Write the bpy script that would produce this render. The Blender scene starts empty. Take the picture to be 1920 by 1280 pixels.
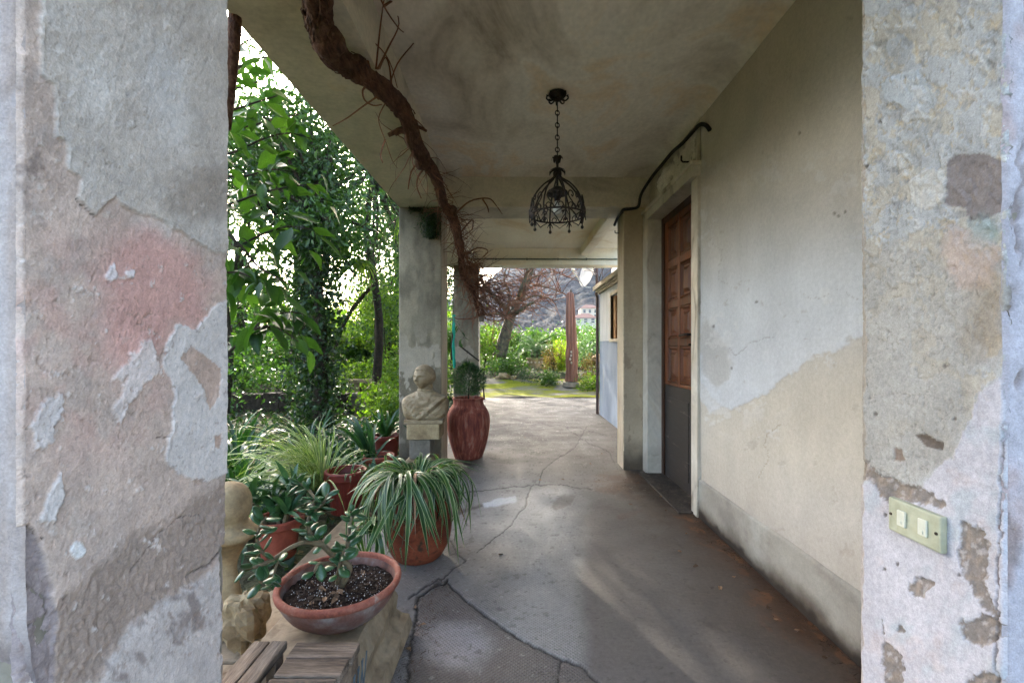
import bpy, bmesh, math, random
import numpy as np
from mathutils import Vector, Matrix, Euler

random.seed(7)
rng = np.random.default_rng(7)
R = math.radians
SC = bpy.context.scene
COL = SC.collection

# ------------------------------------------------------------------ camera, sky, sun, exposure
F, CX, CY, H = 853.0, 965.0, 650.0, 1.12          # focal length in photo pixels, vanishing point, eye height
cam_d = bpy.data.cameras.new('camera')
cam = bpy.data.objects.new('camera', cam_d)
COL.objects.link(cam)
cam.location = (0, 0, H)
cam.rotation_euler = (R(90), 0, 0)
cam_d.sensor_width = 36.0
cam_d.lens = 36.0 * F / 1920.0
cam_d.shift_x = -5 / 1920.0
cam_d.shift_y = 10 / 1920.0
cam_d.clip_start = 0.05
cam_d.clip_end = 6000
SC.camera = cam

sun_vec = Vector((-365 / F, 1.0, 425 / F)).normalized()
SUN_EL = math.asin(sun_vec.z)
SUN_AZ = math.atan2(sun_vec.x, sun_vec.y)
world = bpy.data.worlds.new('World')
SC.world = world
world.use_nodes = True
wn, wl = world.node_tree.nodes, world.node_tree.links
wn.clear()
sky = wn.new('ShaderNodeTexSky')
sky.sky_type = 'NISHITA'
sky.sun_disc = False
sky.sun_elevation = SUN_EL
sky.sun_rotation = SUN_AZ
sky.air_density = 1.0
sky.dust_density = 5.0
bg = wn.new('ShaderNodeBackground')
bg.inputs['Strength'].default_value = 0.15
wo = wn.new('ShaderNodeOutputWorld')
wl.new(sky.outputs[0], bg.inputs[0])
wl.new(bg.outputs[0], wo.inputs[0])

sun_d = bpy.data.lights.new('sun', 'SUN')
sun_d.energy = 2.2
sun_d.angle = R(0.6)
sun_d.color = (1.0, 0.93, 0.82)
sun = bpy.data.objects.new('sun', sun_d)
COL.objects.link(sun)
sun.rotation_euler = (-sun_vec).to_track_quat('-Z', 'Y').to_euler()

SC.view_settings.view_transform = 'Standard'
SC.view_settings.look = 'None'
SC.view_settings.gamma = 1.0
SC.view_settings.exposure = 3.55
SC.view_settings.use_curve_mapping = False
SC.render.engine = 'CYCLES'
SC.cycles.use_denoising = True
SC.cycles.use_adaptive_sampling = True
SC.cycles.adaptive_threshold = 0.02
SC.cycles.max_bounces = 8
SC.cycles.diffuse_bounces = 6
SC.cycles.transparent_max_bounces = 8
SC.cycles.caustics_reflective = False
SC.cycles.caustics_refractive = False
SC.cycles.sample_clamp_indirect = 8.0


# ------------------------------------------------------------------ small helpers
def at(px, py, Y):
    return Vector(((px - CX) / F * Y, Y, H - (py - CY) / F * Y))

def atz(px, py, z):
    Y = (H - z) * F / (py - CY)
    return Vector(((px - CX) / F * Y, Y, z))

def proj(X, Y, Z):
    return CX + X / Y * F, CY - (Z - H) / Y * F

def lin(r, g, b):
    def f(c):
        c = c / 255.0
        return c / 12.92 if c <= 0.04045 else ((c + 0.055) / 1.055) ** 2.4
    return (f(r), f(g), f(b))

def hash2(ix, iy, seed):
    n = (ix.astype(np.int64) * 374761393 + iy.astype(np.int64) * 668265263 + seed * 974634777) & 0xFFFFFFFF
    n = ((n ^ (n >> 13)) * 1274126177) & 0xFFFFFFFF
    n = n ^ (n >> 16)
    return (n & 0xFFFF) / 65535.0

def vnoise(x, y, seed=0):
    ix, iy = np.floor(x), np.floor(y)
    fx, fy = x - ix, y - iy
    fx = fx * fx * (3 - 2 * fx)
    fy = fy * fy * (3 - 2 * fy)
    a, b = hash2(ix, iy, seed), hash2(ix + 1, iy, seed)
    c, d = hash2(ix, iy + 1, seed), hash2(ix + 1, iy + 1, seed)
    return (a * (1 - fx) + b * fx) * (1 - fy) + (c * (1 - fx) + d * fx) * fy

def fbm(x, y, seed=0, oct=5, gain=0.55):
    x, y = np.asarray(x, float), np.asarray(y, float)
    s, a, t = 0.0, 1.0, 0.0
    for i in range(oct):
        s = s + a * vnoise(x * 2 ** i + 17.3 * i, y * 2 ** i - 9.1 * i, seed + i)
        t += a
        a *= gain
    return s / t * 2 - 1          # -1..1

def sstep(a, b, x):
    t = np.clip((x - a) / (b - a), 0, 1)
    return t * t * (3 - 2 * t)

def seg_dist(px, py, pts):
    d = np.full(px.shape, 1e9)
    for (x0, y0), (x1, y1) in zip(pts[:-1], pts[1:]):
        dx, dy = x1 - x0, y1 - y0
        t = np.clip(((px - x0) * dx + (py - y0) * dy) / (dx * dx + dy * dy + 1e-9), 0, 1)
        d = np.minimum(d, np.hypot(px - x0 - t * dx, py - y0 - t * dy))
    return d

def poly_sd(px, py, poly):
    """signed distance, positive inside"""
    pts = list(poly) + [poly[0]]
    d = seg_dist(px, py, pts)
    ins = np.zeros(px.shape, bool)
    for (x0, y0), (x1, y1) in zip(pts[:-1], pts[1:]):
        if y0 == y1:
            continue
        c = ((y0 > py) != (y1 > py)) & (px < (x1 - x0) * (py - y0) / (y1 - y0) + x0)
        ins ^= c
    return np.where(ins, d, -d)

ORIGIN = {}

def par_origin(p):
    o = Vector((0, 0, 0))
    while p is not None:
        o += ORIGIN.get(p.name, Vector((0, 0, 0)))
        p = p.parent
    return o

def tag(o, label=None, cat=None, group=None, kind=None):
    if label: o['label'] = label
    if cat: o['category'] = cat
    if group: o['group'] = group
    if kind: o['kind'] = kind
    return o

def empty(name, loc, label, cat, group=None):
    o = bpy.data.objects.new(name, None)
    COL.objects.link(o)
    o.location = loc
    o.empty_display_size = 0.1
    ORIGIN[o.name] = Vector(loc)
    return tag(o, label, cat, group)

def link(name, me, parent=None, matrix=None):
    o = bpy.data.objects.new(name, me)
    COL.objects.link(o)
    if parent is not None:
        o.parent = parent
    if matrix is not None:
        o.matrix_basis = matrix
    return o

class MB:
    def __init__(s):
        s.v, s.f = [], []
    def add(s, vs, fs):
        n = len(s.v)
        s.v += [tuple(p) for p in vs]
        s.f += [tuple(i + n for i in f) for f in fs]
        return s
    def box(s, a, b, jit=0.0):
        x0, y0, z0 = a
        x1, y1, z1 = b
        vs = [(x0, y0, z0), (x1, y0, z0), (x1, y1, z0), (x0, y1, z0), (x0, y0, z1), (x1, y0, z1), (x1, y1, z1), (x0, y1, z1)]
        if jit:
            vs = [(p[0] + random.uniform(-jit, jit), p[1] + random.uniform(-jit, jit), p[2] + random.uniform(-jit, jit)) for p in vs]
        return s.add(vs, [(0, 3, 2, 1), (4, 5, 6, 7), (0, 1, 5, 4), (1, 2, 6, 5), (2, 3, 7, 6), (3, 0, 4, 7)])
    def cbox(s, a, b, c=0.006):
        """box with chamfered edges"""
        bm = bmesh.new()
        bmesh.ops.create_cube(bm, size=1.0)
        A, B = Vector(a), Vector(b)
        for v in bm.verts:
            v.co = Vector([(A[i] + B[i]) / 2 + v.co[i] * (B[i] - A[i]) for i in range(3)])
        bmesh.ops.bevel(bm, geom=list(bm.edges), offset=c, segments=2, affect='EDGES', profile=0.6)
        bm.verts.index_update()
        s.add([v.co[:] for v in bm.verts], [[v.index for v in f.verts] for f in bm.faces])
        bm.free()
        return s
    def tube(s, pts, rad, n=6, cap=True, squash=None):
        pts = [Vector(p) for p in pts]
        if not hasattr(rad, '__len__'):
            rad = [rad] * len(pts)
        m = len(pts)
        up = Vector((0, 0, 1))
        t0 = (pts[1] - pts[0]).normalized()
        if abs(t0.dot(up)) > 0.95:
            up = Vector((1, 0, 0))
        u = t0.cross(up).normalized()
        vs = []
        for i in range(m):
            t = (pts[min(i + 1, m - 1)] - pts[max(i - 1, 0)])
            if t.length < 1e-9: t = t0
            t = t.normalized()
            u = (u - t * u.dot(t))
            if u.length < 1e-6: u = t.orthogonal()
            u = u.normalized()
            w = t.cross(u)
            for k in range(n):
                a = 2 * math.pi * k / n
                vs.append(pts[i] + (u * math.cos(a) + w * math.sin(a)) * rad[i])
        fs = []
        for i in range(m - 1):
            for k in range(n):
                fs.append((i * n + k, i * n + (k + 1) % n, (i + 1) * n + (k + 1) % n, (i + 1) * n + k))
        if cap:
            fs.append(tuple(range(n - 1, -1, -1)))
            fs.append(tuple((m - 1) * n + k for k in range(n)))
        return s.add(vs, fs)
    def ring(s, c, r, tr, n=32, m=6, axis='Z'):
        c = Vector(c)
        vs, fs = [], []
        for i in range(n):
            a = 2 * math.pi * i / n
            for k in range(m):
                b = 2 * math.pi * k / m
                x, y, z = (r + tr * math.cos(b)) * math.cos(a), (r + tr * math.cos(b)) * math.sin(a), tr * math.sin(b)
                if axis == 'X': x, y, z = z, x, y
                if axis == 'Y': x, y, z = x, z, y
                vs.append(c + Vector((x, y, z)))
        for i in range(n):
            for k in range(m):
                fs.append((i * m + k, ((i + 1) % n) * m + k, ((i + 1) % n) * m + (k + 1) % m, i * m + (k + 1) % m))
        return s.add(vs, fs)
    def lathe(s, prof, c=(0, 0, 0), n=32, sx=1.0, sy=1.0, rot=0.0, wob=0.0, ribs=0, ribamp=0.0, cap=True):
        vs, fs = [], []
        cr, sr = math.cos(rot), math.sin(rot)
        for j, (r, z) in enumerate(prof):
            for i in range(n):
                a = 2 * math.pi * i / n
                q = r * (1 + wob * math.sin(2 * a + 1.3 + z * 4) + wob * 0.6 * math.sin(3 * a + z * 9))
                if ribs: q *= 1 + ribamp * math.cos(a * ribs)
                x, y = q * math.cos(a) * sx, q * math.sin(a) * sy
                vs.append((c[0] + x * cr - y * sr, c[1] + x * sr + y * cr, c[2] + z))
        for j in range(len(prof) - 1):
            for i in range(n):
                fs.append((j * n + i, j * n + (i + 1) % n, (j + 1) * n + (i + 1) % n, (j + 1) * n + i))
        if cap and prof[0][0] > 1e-4: fs.append(tuple(range(n - 1, -1, -1)))
        if cap and prof[-1][0] > 1e-4: fs.append(tuple((len(prof) - 1) * n + i for i in range(n)))
        return s.add(vs, fs)
    def blob(s, c, r, n=14, amp=0.18, seed=0, fr=2.0, facet=False):
        """lumpy stone"""
        vs, fs = [], []
        c = Vector(c)
        m = n // 2 + 1
        off = seed * 7.7
        for j in range(m + 1):
            th = math.pi * j / m
            for i in range(n):
                a = 2 * math.pi * i / n
                d = Vector((math.sin(th) * math.cos(a), math.sin(th) * math.sin(a), math.cos(th)))
                k = 1 + amp * float(fbm(np.array([d.x * fr + off + d.z * 1.7]), np.array([d.y * fr - off + d.z * 1.1]), seed, 4)[0]) * 1.6
                if facet:
                    e = max(abs(d.x), abs(d.y), abs(d.z))
                    k *= 0.55 + 0.45 * (1 / (e + 0.25))
                vs.append(c + Vector((d.x * r[0] * k, d.y * r[1] * k, d.z * r[2] * k)))
        for j in range(m):
            for i in range(n):
                fs.append((j * n + i, (j + 1) * n + i, (j + 1) * n + (i + 1) % n, j * n + (i + 1) % n))
        return s.add(vs, fs)
    def mesh(s, name, mat, off=None, smooth=False):
        v = np.array(s.v, dtype=np.float64)
        if off is not None:
            v = v - np.array(off)
        me = bpy.data.meshes.new(name)
        me.from_pydata(v.tolist(), [], s.f)
        if mat is not None: me.materials.append(mat)
        if smooth:
            me.polygons.foreach_set('use_smooth', [True] * len(me.polygons))
        me.validate()
        me.update()
        return me
    def build(s, name, mat, parent=None, smooth=False):
        me = s.mesh(name, mat, par_origin(parent), smooth)
        if smooth == 'auto':
            pass
        return link(name, me, parent)

def np_mesh(name, verts, faces, mat, smooth=False, attrs=None, colors=None):
    """verts (n,3) array, faces (m,k) int array"""
    me = bpy.data.meshes.new(name)
    n, (m, k) = len(verts), faces.shape
    me.vertices.add(n)
    me.vertices.foreach_set('co', np.asarray(verts, np.float32).ravel())
    me.loops.add(m * k)
    me.loops.foreach_set('vertex_index', faces.astype(np.int32).ravel())
    me.polygons.add(m)
    me.polygons.foreach_set('loop_start', np.arange(0, m * k, k, dtype=np.int32))
    me.polygons.foreach_set('loop_total', np.full(m, k, np.int32))
    if smooth:
        me.polygons.foreach_set('use_smooth', np.ones(m, bool))
    me.materials.append(mat)
    for nm, arr in (attrs or {}).items():
        a = me.attributes.new(nm, 'FLOAT', 'POINT')
        a.data.foreach_set('value', np.asarray(arr, np.float32).ravel())
    for nm, arr in (colors or {}).items():
        a = me.attributes.new(nm, 'FLOAT_COLOR', 'POINT')
        c = np.ones((n, 4), np.float32)
        c[:, :3] = arr
        a.data.foreach_set('color', c.ravel())
    me.update(calc_edges=True)
    me.validate()
    return me

def grid_faces(nu, nv):
    i = np.arange(nu * nv).reshape(nv, nu)
    return np.stack([i[:-1, :-1].ravel(), i[:-1, 1:].ravel(), i[1:, 1:].ravel(), i[1:, :-1].ravel()], 1)

# ------------------------------------------------------------------ materials
class NT:
    def __init__(s, name):
        s.m = bpy.data.materials.new(name)
        s.m.use_nodes = True
        s.t = s.m.node_tree
        s.t.nodes.clear()
        s.out = s.n('ShaderNodeOutputMaterial')
    def n(s, typ, **kw):
        nd = s.t.nodes.new(typ)
        for k, v in kw.items():
            setattr(nd, k, v)
        return nd
    def l(s, a, b):
        s.t.links.new(a, b)
    def noise(s, vec, scale, detail=5, rough=0.55, dist=0.0):
        nd = s.n('ShaderNodeTexNoise')
        nd.inputs['Scale'].default_value = scale
        nd.inputs['Detail'].default_value = detail
        nd.inputs['Roughness'].default_value = rough
        nd.inputs['Distortion'].default_value = dist
        if vec is not None: s.l(vec, nd.inputs['Vector'])
        return nd.outputs['Fac']
    def ramp(s, fac, stops):
        nd = s.n('ShaderNodeValToRGB')
        cr = nd.color_ramp
        while len(cr.elements) < len(stops): cr.elements.new(0.5)
        for e, (p, c) in zip(cr.elements, stops):
            e.position = p
            e.color = (*c, 1) if len(c) == 3 else c
        s.l(fac, nd.inputs['Fac'])
        return nd.outputs['Color']
    def rng(s, v, a, b, c, d):
        nd = s.n('ShaderNodeMapRange')
        for i, q in enumerate((a, b, c, d)): nd.inputs[i + 1].default_value = q
        s.l(v, nd.inputs[0])
        return nd.outputs[0]
    def mix(s, fac, a, b, mode='MIX'):
        nd = s.n('ShaderNodeMix', data_type='RGBA', blend_type=mode)
        for sock, val in ((nd.inputs['Factor'], fac), (nd.inputs[6], a), (nd.inputs[7], b)):
            if hasattr(val, 'links') or isinstance(val, bpy.types.NodeSocket): s.l(val, sock)
            elif isinstance(val, (int, float)): sock.default_value = val
            else: sock.default_value = (*val, 1)
        return nd.outputs[2]
    def math(s, op, a, b=None):
        nd = s.n('ShaderNodeMath', operation=op)
        for i, v in enumerate((a, b)):
            if v is None: continue
            if isinstance(v, bpy.types.NodeSocket): s.l(v, nd.inputs[i])
            else: nd.inputs[i].default_value = v
        return nd.outputs[0]
    def map(s, vec, scale=(1, 1, 1), loc=(0, 0, 0), rot=(0, 0, 0)):
        nd = s.n('ShaderNodeMapping')
        nd.inputs['Scale'].default_value = scale
        nd.inputs['Location'].default_value = loc
        nd.inputs['Rotation'].default_value = rot
        s.l(vec, nd.inputs['Vector'])
        return nd.outputs[0]
    def bump(s, h, strength, dist, prev=None):
        nd = s.n('ShaderNodeBump')
        nd.inputs['Strength'].default_value = strength
        nd.inputs['Distance'].default_value = dist
        s.l(h, nd.inputs['Height'])
        if prev is not None: s.l(prev, nd.inputs['Normal'])
        return nd.outputs[0]
    def principled(s, col, rough=0.8, normal=None, metal=0.0, spec=0.3, **kw):
        nd = s.n('ShaderNodeBsdfPrincipled')
        for key, val in (('Base Color', col), ('Roughness', rough), ('Metallic', metal), ('Specular IOR Level', spec)):
            if isinstance(val, bpy.types.NodeSocket): s.l(val, nd.inputs[key])
            elif isinstance(val, (int, float)): nd.inputs[key].default_value = val
            else: nd.inputs[key].default_value = (*val, 1)
        for k, v in kw.items():
            nd.inputs[k].default_value = v
        if normal is not None: s.l(normal, nd.inputs['Normal'])
        s.l(nd.outputs[0], s.out.inputs['Surface'])
        return nd
    def objco(s):
        return s.n('ShaderNodeTexCoord').outputs['Object']
    def wpos(s):
        return s.n('ShaderNodeNewGeometry').outputs['Position']
    def attr(s, name):
        return s.n('ShaderNodeAttribute', attribute_name=name)
    def rand(s):
        return s.n('ShaderNodeObjectInfo').outputs['Random']

def pmat(name, stops, scale=6, rough=0.8, bump=0.3, bscale=60, bdist=0.004, spec=0.3, metal=0.0, stretch=(1, 1, 1), detail=6, dist=0.3, fine=0.25, var=0.0):
    """noise-driven colour with a finer grain and relief"""
    t = NT(name)
    p = t.objco()
    q = t.map(p, stretch)
    if var:
        nd = t.n('ShaderNodeVectorMath', operation='ADD')
        t.l(q, nd.inputs[0])
        t.l(t.math('MULTIPLY', t.rand(), 37.0), nd.inputs[1])
        q = nd.outputs[0]
    n1 = t.noise(q, scale, detail, 0.6, dist)
    c = t.ramp(n1, stops)
    n2 = t.noise(q, bscale, 4, 0.6)
    c = t.mix(1.0, c, t.ramp(n2, [(0.25, (1 - fine,) * 3), (0.75, (1 + fine * 0.6,) * 3)]), 'MULTIPLY')
    if var:
        c = t.mix(1.0, c, t.ramp(t.rand(), [(0, (1 - var,) * 3), (1, (1 + var,) * 3)]), 'MULTIPLY')
    nb = t.bump(n2, bump, bdist)
    nb = t.bump(n1, bump * 0.6, bdist * 3, nb)
    r = t.rng(n1, 0.3, 0.7, max(0.05, rough - 0.1), min(1, rough + 0.1))
    t.principled(c, r, nb, metal, spec)
    return t.m

def attr_mat(name, rough=0.85, fscale=90, fine=0.22, bump=0.35, bdist=0.003, spec=0.25, mid=9):
    """colour layers come from the surface's own paint map; grain and relief from noise"""
    t = NT(name)
    p = t.wpos()
    c = t.attr('Col').outputs['Color']
    n1 = t.noise(p, fscale, 5, 0.65)
    n2 = t.noise(p, mid, 6, 0.6, 0.4)
    n3 = t.noise(p, fscale * 4, 3, 0.6)
    c = t.mix(1.0, c, t.ramp(n1, [(0.28, (1 - fine,) * 3), (0.72, (1 + fine * 0.5,) * 3)]), 'MULTIPLY')
    c = t.mix(1.0, c, t.ramp(n2, [(0.3, (1 - fine * 0.8,) * 3), (0.7, (1 + fine * 0.4,) * 3)]), 'MULTIPLY')
    c = t.mix(1.0, c, t.ramp(n3, [(0.3, (1 - fine * 0.6,) * 3), (0.7, (1 + fine * 0.3,) * 3)]), 'MULTIPLY')
    nb = t.bump(n1, bump, bdist)
    nb = t.bump(n3, bump * 0.7, bdist * 0.4, nb)
    t.principled(c, rough, nb, 0, spec)
    return t.m

def leaf_mat(name, dark, light, trans=0.45, rough=0.4, spec=0.4, tint=(1.0, 1.25, 0.5), per_object=False, edge=None):
    t = NT(name)
    v = t.rand() if per_object else t.attr('var').outputs['Fac']
    c = t.ramp(v, [(0.0, dark), (0.6, tuple((a + b) / 2 for a, b in zip(dark, light))), (1.0, light)])
    n = t.noise(t.objco(), 30, 3)
    c = t.mix(1.0, c, t.ramp(n, [(0.3, (0.75,) * 3), (0.7, (1.15,) * 3)]), 'MULTIPLY')
    if edge is not None:
        c = t.mix(t.rng(t.attr('edge').outputs['Fac'], edge[1], edge[2], 0, 1), c, edge[0])
    p = t.n('ShaderNodeBsdfPrincipled')
    t.l(c, p.inputs['Base Color'])
    p.inputs['Roughness'].default_value = rough
    p.inputs['Specular IOR Level'].default_value = spec
    tr = t.n('ShaderNodeBsdfTranslucent')
    t.l(t.mix(1.0, c, tint, 'MULTIPLY'), tr.inputs['Color'])
    g = t.n('ShaderNodeMixShader')
    g.inputs[0].default_value = trans
    t.l(p.outputs[0], g.inputs[1])
    t.l(tr.outputs[0], g.inputs[2])
    t.l(g.outputs[0], t.out.inputs['Surface'])
    return t.m

M = {}
M['plaster'] = attr_mat('painted_plaster')
M['plaster_rough'] = attr_mat('rough_plaster', fscale=80, fine=0.2, bump=0.5, bdist=0.0035)
M['wall_plaster'] = attr_mat('smooth_wall_plaster', fscale=50, fine=0.12, bump=0.2, bdist=0.002, mid=4)
M['ceil'] = pmat('ceiling_plaster', [(0.25, lin(150, 134, 116)), (0.38, lin(208, 197, 182)), (0.52, lin(232, 224, 212)), (0.62, lin(228, 208, 182)), (0.75, lin(238, 234, 226))], 1.6, 0.9, 0.25, 40, 0.003, 0.2, stretch=(1, 0.7, 1), fine=0.14, dist=0.8)
M['beam'] = pmat('beam_plaster', [(0.25, lin(160, 150, 134)), (0.45, lin(204, 196, 178)), (0.6, lin(216, 206, 188)), (0.8, lin(214, 194, 164))], 2.2, 0.9, 0.3, 45, 0.003, 0.2, fine=0.16, dist=0.8)
M['ceil2'] = pmat('far_bay_plaster', [(0.3, lin(214, 190, 146)), (0.42, lin(232, 220, 194)), (0.7, lin(240, 232, 212))], 1.2, 0.9, 0.2, 30, 0.003, 0.2, stretch=(1, 0.5, 1), fine=0.08, dist=0.9)
M['iron'] = pmat('wrought_iron', [(0.35, (0.012, 0.009, 0.007)), (0.6, (0.03, 0.018, 0.012)), (0.75, (0.075, 0.03, 0.014))], 40, 0.6, 0.5, 300, 0.001, 0.4, metal=0.3)
M['black'] = pmat('black_rubber', [(0.3, (0.012, 0.01, 0.009)), (0.7, (0.03, 0.025, 0.022))], 20, 0.6, 0.2, 100, 0.001)
M['bulb'] = pmat('clear_glass_bulb', [(0.3, (0.5, 0.5, 0.46)), (0.7, (0.6, 0.6, 0.55))], 8, 0.12, 0, 50, 0.001, 0.6)
M['wood'] = pmat('varnished_wood', [(0.25, (0.045, 0.012, 0.003)), (0.5, (0.13, 0.036, 0.009)), (0.75, (0.24, 0.072, 0.018))], 16, 0.5, 0.2, 80, 0.001, 0.4, stretch=(1, 1, 0.08), fine=0.25, var=0.25)
M['wood_dark'] = pmat('dark_painted_wood', [(0.3, (0.016, 0.013, 0.012)), (0.5, (0.03, 0.023, 0.019)), (0.62, (0.05, 0.04, 0.034)), (0.7, (0.13, 0.11, 0.095))], 16, 0.6, 0.4, 120, 0.001, 0.35, stretch=(1, 0.2, 1.6))
M['frame_wood'] = pmat('door_frame_wood', [(0.3, (0.025, 0.01, 0.005)), (0.7, (0.075, 0.026, 0.01))], 12, 0.5, 0.2, 80, 0.001, 0.35, stretch=(1, 1, 0.08))
M['old_wood'] = pmat('weathered_wood', [(0.28, (0.03, 0.018, 0.011)), (0.45, (0.12, 0.083, 0.055)), (0.6, (0.24, 0.175, 0.12)), (0.75, (0.33, 0.26, 0.19))], 14, 0.85, 0.7, 90, 0.003, 0.2, stretch=(1, 1, 1), fine=0.4, var=0.2)
def wood_dir(name, stretch):
    return pmat(name, [(0.28, (0.018, 0.011, 0.007)), (0.42, (0.085, 0.058, 0.039)), (0.58, (0.17, 0.125, 0.09)), (0.75, (0.26, 0.205, 0.155))], 9, 0.85, 0.9, 70, 0.003, 0.2, stretch=stretch, fine=0.55, var=0.2)
M['slat_x'] = wood_dir('weathered_slat_crosswise', (0.5, 5, 5))
M['slat_y'] = wood_dir('weathered_slat_lengthwise', (5, 0.5, 5))
M['marble'] = pmat('veined_marble', [(0.3, lin(120, 108, 94)), (0.42, lin(186, 176, 158)), (0.6, lin(206, 198, 182)), (0.8, lin(196, 182, 158))], 3, 0.5, 0.15, 40, 0.002, 0.4, stretch=(1, 1, 0.6), dist=1.6, fine=0.12)
M['stone'] = pmat('sandstone', [(0.25, lin(92, 74, 52)), (0.45, lin(142, 120, 88)), (0.6, lin(162, 142, 108)), (0.8, lin(134, 116, 92))], 7, 0.85, 0.6, 80, 0.003, 0.25, fine=0.22)
M['bust'] = pmat('weathered_bust_stone', [(0.25, lin(84, 64, 42)), (0.42, lin(126, 106, 78)), (0.56, lin(146, 128, 100)), (0.7, lin(112, 88, 58))], 9, 0.7, 0.4, 120, 0.0015, 0.3, fine=0.15)
M['block'] = pmat('grey_marble_block', [(0.25, lin(66, 52, 38)), (0.42, lin(116, 98, 76)), (0.58, lin(138, 120, 96)), (0.72, lin(92, 72, 50))], 8, 0.7, 0.5, 60, 0.003, 0.3, fine=0.2)
M['terra'] = pmat('terracotta', [(0.25, lin(80, 36, 24)), (0.45, lin(126, 58, 40)), (0.62, lin(140, 72, 52)), (0.75, lin(132, 100, 84))], 8, 0.7, 0.3, 90, 0.002, 0.3, fine=0.18)
M['terra_red'] = pmat('red_clay_pot', [(0.3, lin(88, 30, 19)), (0.6, lin(118, 44, 29)), (0.8, lin(130, 58, 42))], 6, 0.55, 0.15, 90, 0.001, 0.35, fine=0.12)
M['terra_bowl'] = pmat('limed_terracotta', [(0.25, lin(62, 40, 33)), (0.42, lin(100, 66, 55)), (0.53, lin(108, 82, 73)), (0.66, lin(126, 112, 104))], 13, 0.75, 0.35, 110, 0.002, 0.3, fine=0.2)
M['terra_orange'] = pmat('mossy_orange_urn', [(0.25, lin(44, 26, 18)), (0.42, lin(94, 44, 26)), (0.58, lin(126, 64, 40)), (0.68, lin(66, 48, 34))], 8, 0.8, 0.7, 60, 0.004, 0.25, fine=0.3)
M['jar'] = pmat('dark_red_glazed_jar', [(0.25, lin(62, 32, 25)), (0.42, lin(120, 58, 46)), (0.54, lin(148, 80, 62)), (0.64, lin(164, 112, 92)), (0.75, lin(140, 110, 98))], 12, 0.8, 0.35, 70, 0.002, 0.4, stretch=(2.5, 2.5, 0.35), fine=0.3)
M['bark'] = pmat('vine_bark', [(0.25, (0.03, 0.014, 0.009)), (0.5, (0.12, 0.058, 0.036)), (0.75, (0.24, 0.135, 0.09))], 22, 0.9, 1.0, 70, 0.008, 0.15, stretch=(2.2, 0.6, 1.2), fine=0.5)
M['twig'] = pmat('reddish_twig', [(0.3, (0.11, 0.045, 0.024)), (0.7, (0.28, 0.13, 0.075))], 9, 0.85, 0.2, 60, 0.002, 0.2)
M['tree_bark'] = pmat('mossy_bark', [(0.25, (0.03, 0.025, 0.018)), (0.5, (0.1, 0.085, 0.055)), (0.66, (0.15, 0.13, 0.07)), (0.8, (0.12, 0.13, 0.04))], 10, 0.9, 0.9, 50, 0.01, 0.15, fine=0.4)
M['dark_bark'] = pmat('dark_bark', [(0.3, (0.015, 0.012, 0.008)), (0.7, (0.06, 0.045, 0.03))], 12, 0.9, 0.9, 50, 0.01, 0.15, fine=0.4)
M['plastic'] = pmat('aged_ivory_plastic', [(0.3, lin(150, 148, 120)), (0.55, lin(176, 174, 148)), (0.75, lin(168, 160, 126))], 14, 0.5, 0.1, 90, 0.001, 0.4, fine=0.1)
M['plastic_white'] = pmat('ivory_rocker', [(0.3, lin(196, 192, 170)), (0.7, lin(210, 207, 188))], 14, 0.4, 0.05, 90, 0.001, 0.4, fine=0.06)
M['screw'] = pmat('rusty_screw', [(0.3, (0.03, 0.02, 0.015)), (0.7, (0.09, 0.06, 0.045))], 100, 0.5, 0.1, 300, 0.001, 0.4, metal=0.5)
M['metal'] = pmat('grey_metal', [(0.3, (0.2, 0.2, 0.2)), (0.7, (0.4, 0.4, 0.4))], 20, 0.45, 0.1, 90, 0.001, 0.4, metal=0.4)
M['dish'] = pmat('white_enamel', [(0.3, (0.6, 0.6, 0.58)), (0.7, (0.72, 0.72, 0.7))], 8, 0.5, 0.05, 60, 0.001, 0.4, fine=0.06)
M['conduit'] = pmat('green_grey_conduit', [(0.3, (0.09, 0.11, 0.08)), (0.7, (0.16, 0.18, 0.13))], 20, 0.5, 0.1, 90, 0.001)
M['canvas'] = pmat('brown_canvas', [(0.3, (0.14, 0.06, 0.04)), (0.55, (0.25, 0.125, 0.085)), (0.8, (0.36, 0.2, 0.14))], 5, 0.85, 0.4, 60, 0.004, 0.15, stretch=(3, 3, 0.2), fine=0.15)
M['house_white'] = pmat('limewashed_wall', [(0.3, lin(150, 156, 160)), (0.6, lin(184, 188, 190)), (0.75, lin(172, 162, 148))], 2.2, 0.9, 0.3, 60, 0.003, 0.2, stretch=(1, 1, 0.35), fine=0.1)
M['house_blue'] = pmat('blue_limewash', [(0.3, lin(112, 124, 142)), (0.6, lin(140, 152, 168)), (0.75, lin(166, 166, 160))], 2.4, 0.9, 0.3, 60, 0.003, 0.2, stretch=(1, 1, 0.35), fine=0.1)
M['trim'] = pmat('cream_trim', [(0.3, lin(160, 148, 126)), (0.7, lin(196, 186, 166))], 6, 0.8, 0.2, 60, 0.002, 0.25, fine=0.1)
M['shutter'] = pmat('tan_shutter', [(0.3, lin(150, 104, 62)), (0.7, lin(190, 146, 98))], 6, 0.7, 0.1, 60, 0.001, 0.3, stretch=(1, 1, 0.2))
M['roof'] = pmat('clay_roof', [(0.3, lin(96, 66, 54)), (0.7, lin(128, 92, 76))], 4, 0.85, 0.3, 40, 0.01, 0.2)
M['glass'] = pmat('dark_pane', [(0.3, (0.03, 0.035, 0.04)), (0.7, (0.05, 0.055, 0.06))], 3, 0.15, 0, 40, 0.001, 0.5)
M['pipe'] = pmat('brown_downpipe', [(0.3, (0.07, 0.04, 0.035)), (0.7, (0.13, 0.08, 0.07))], 10, 0.6, 0.1, 60, 0.001, 0.3)
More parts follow.
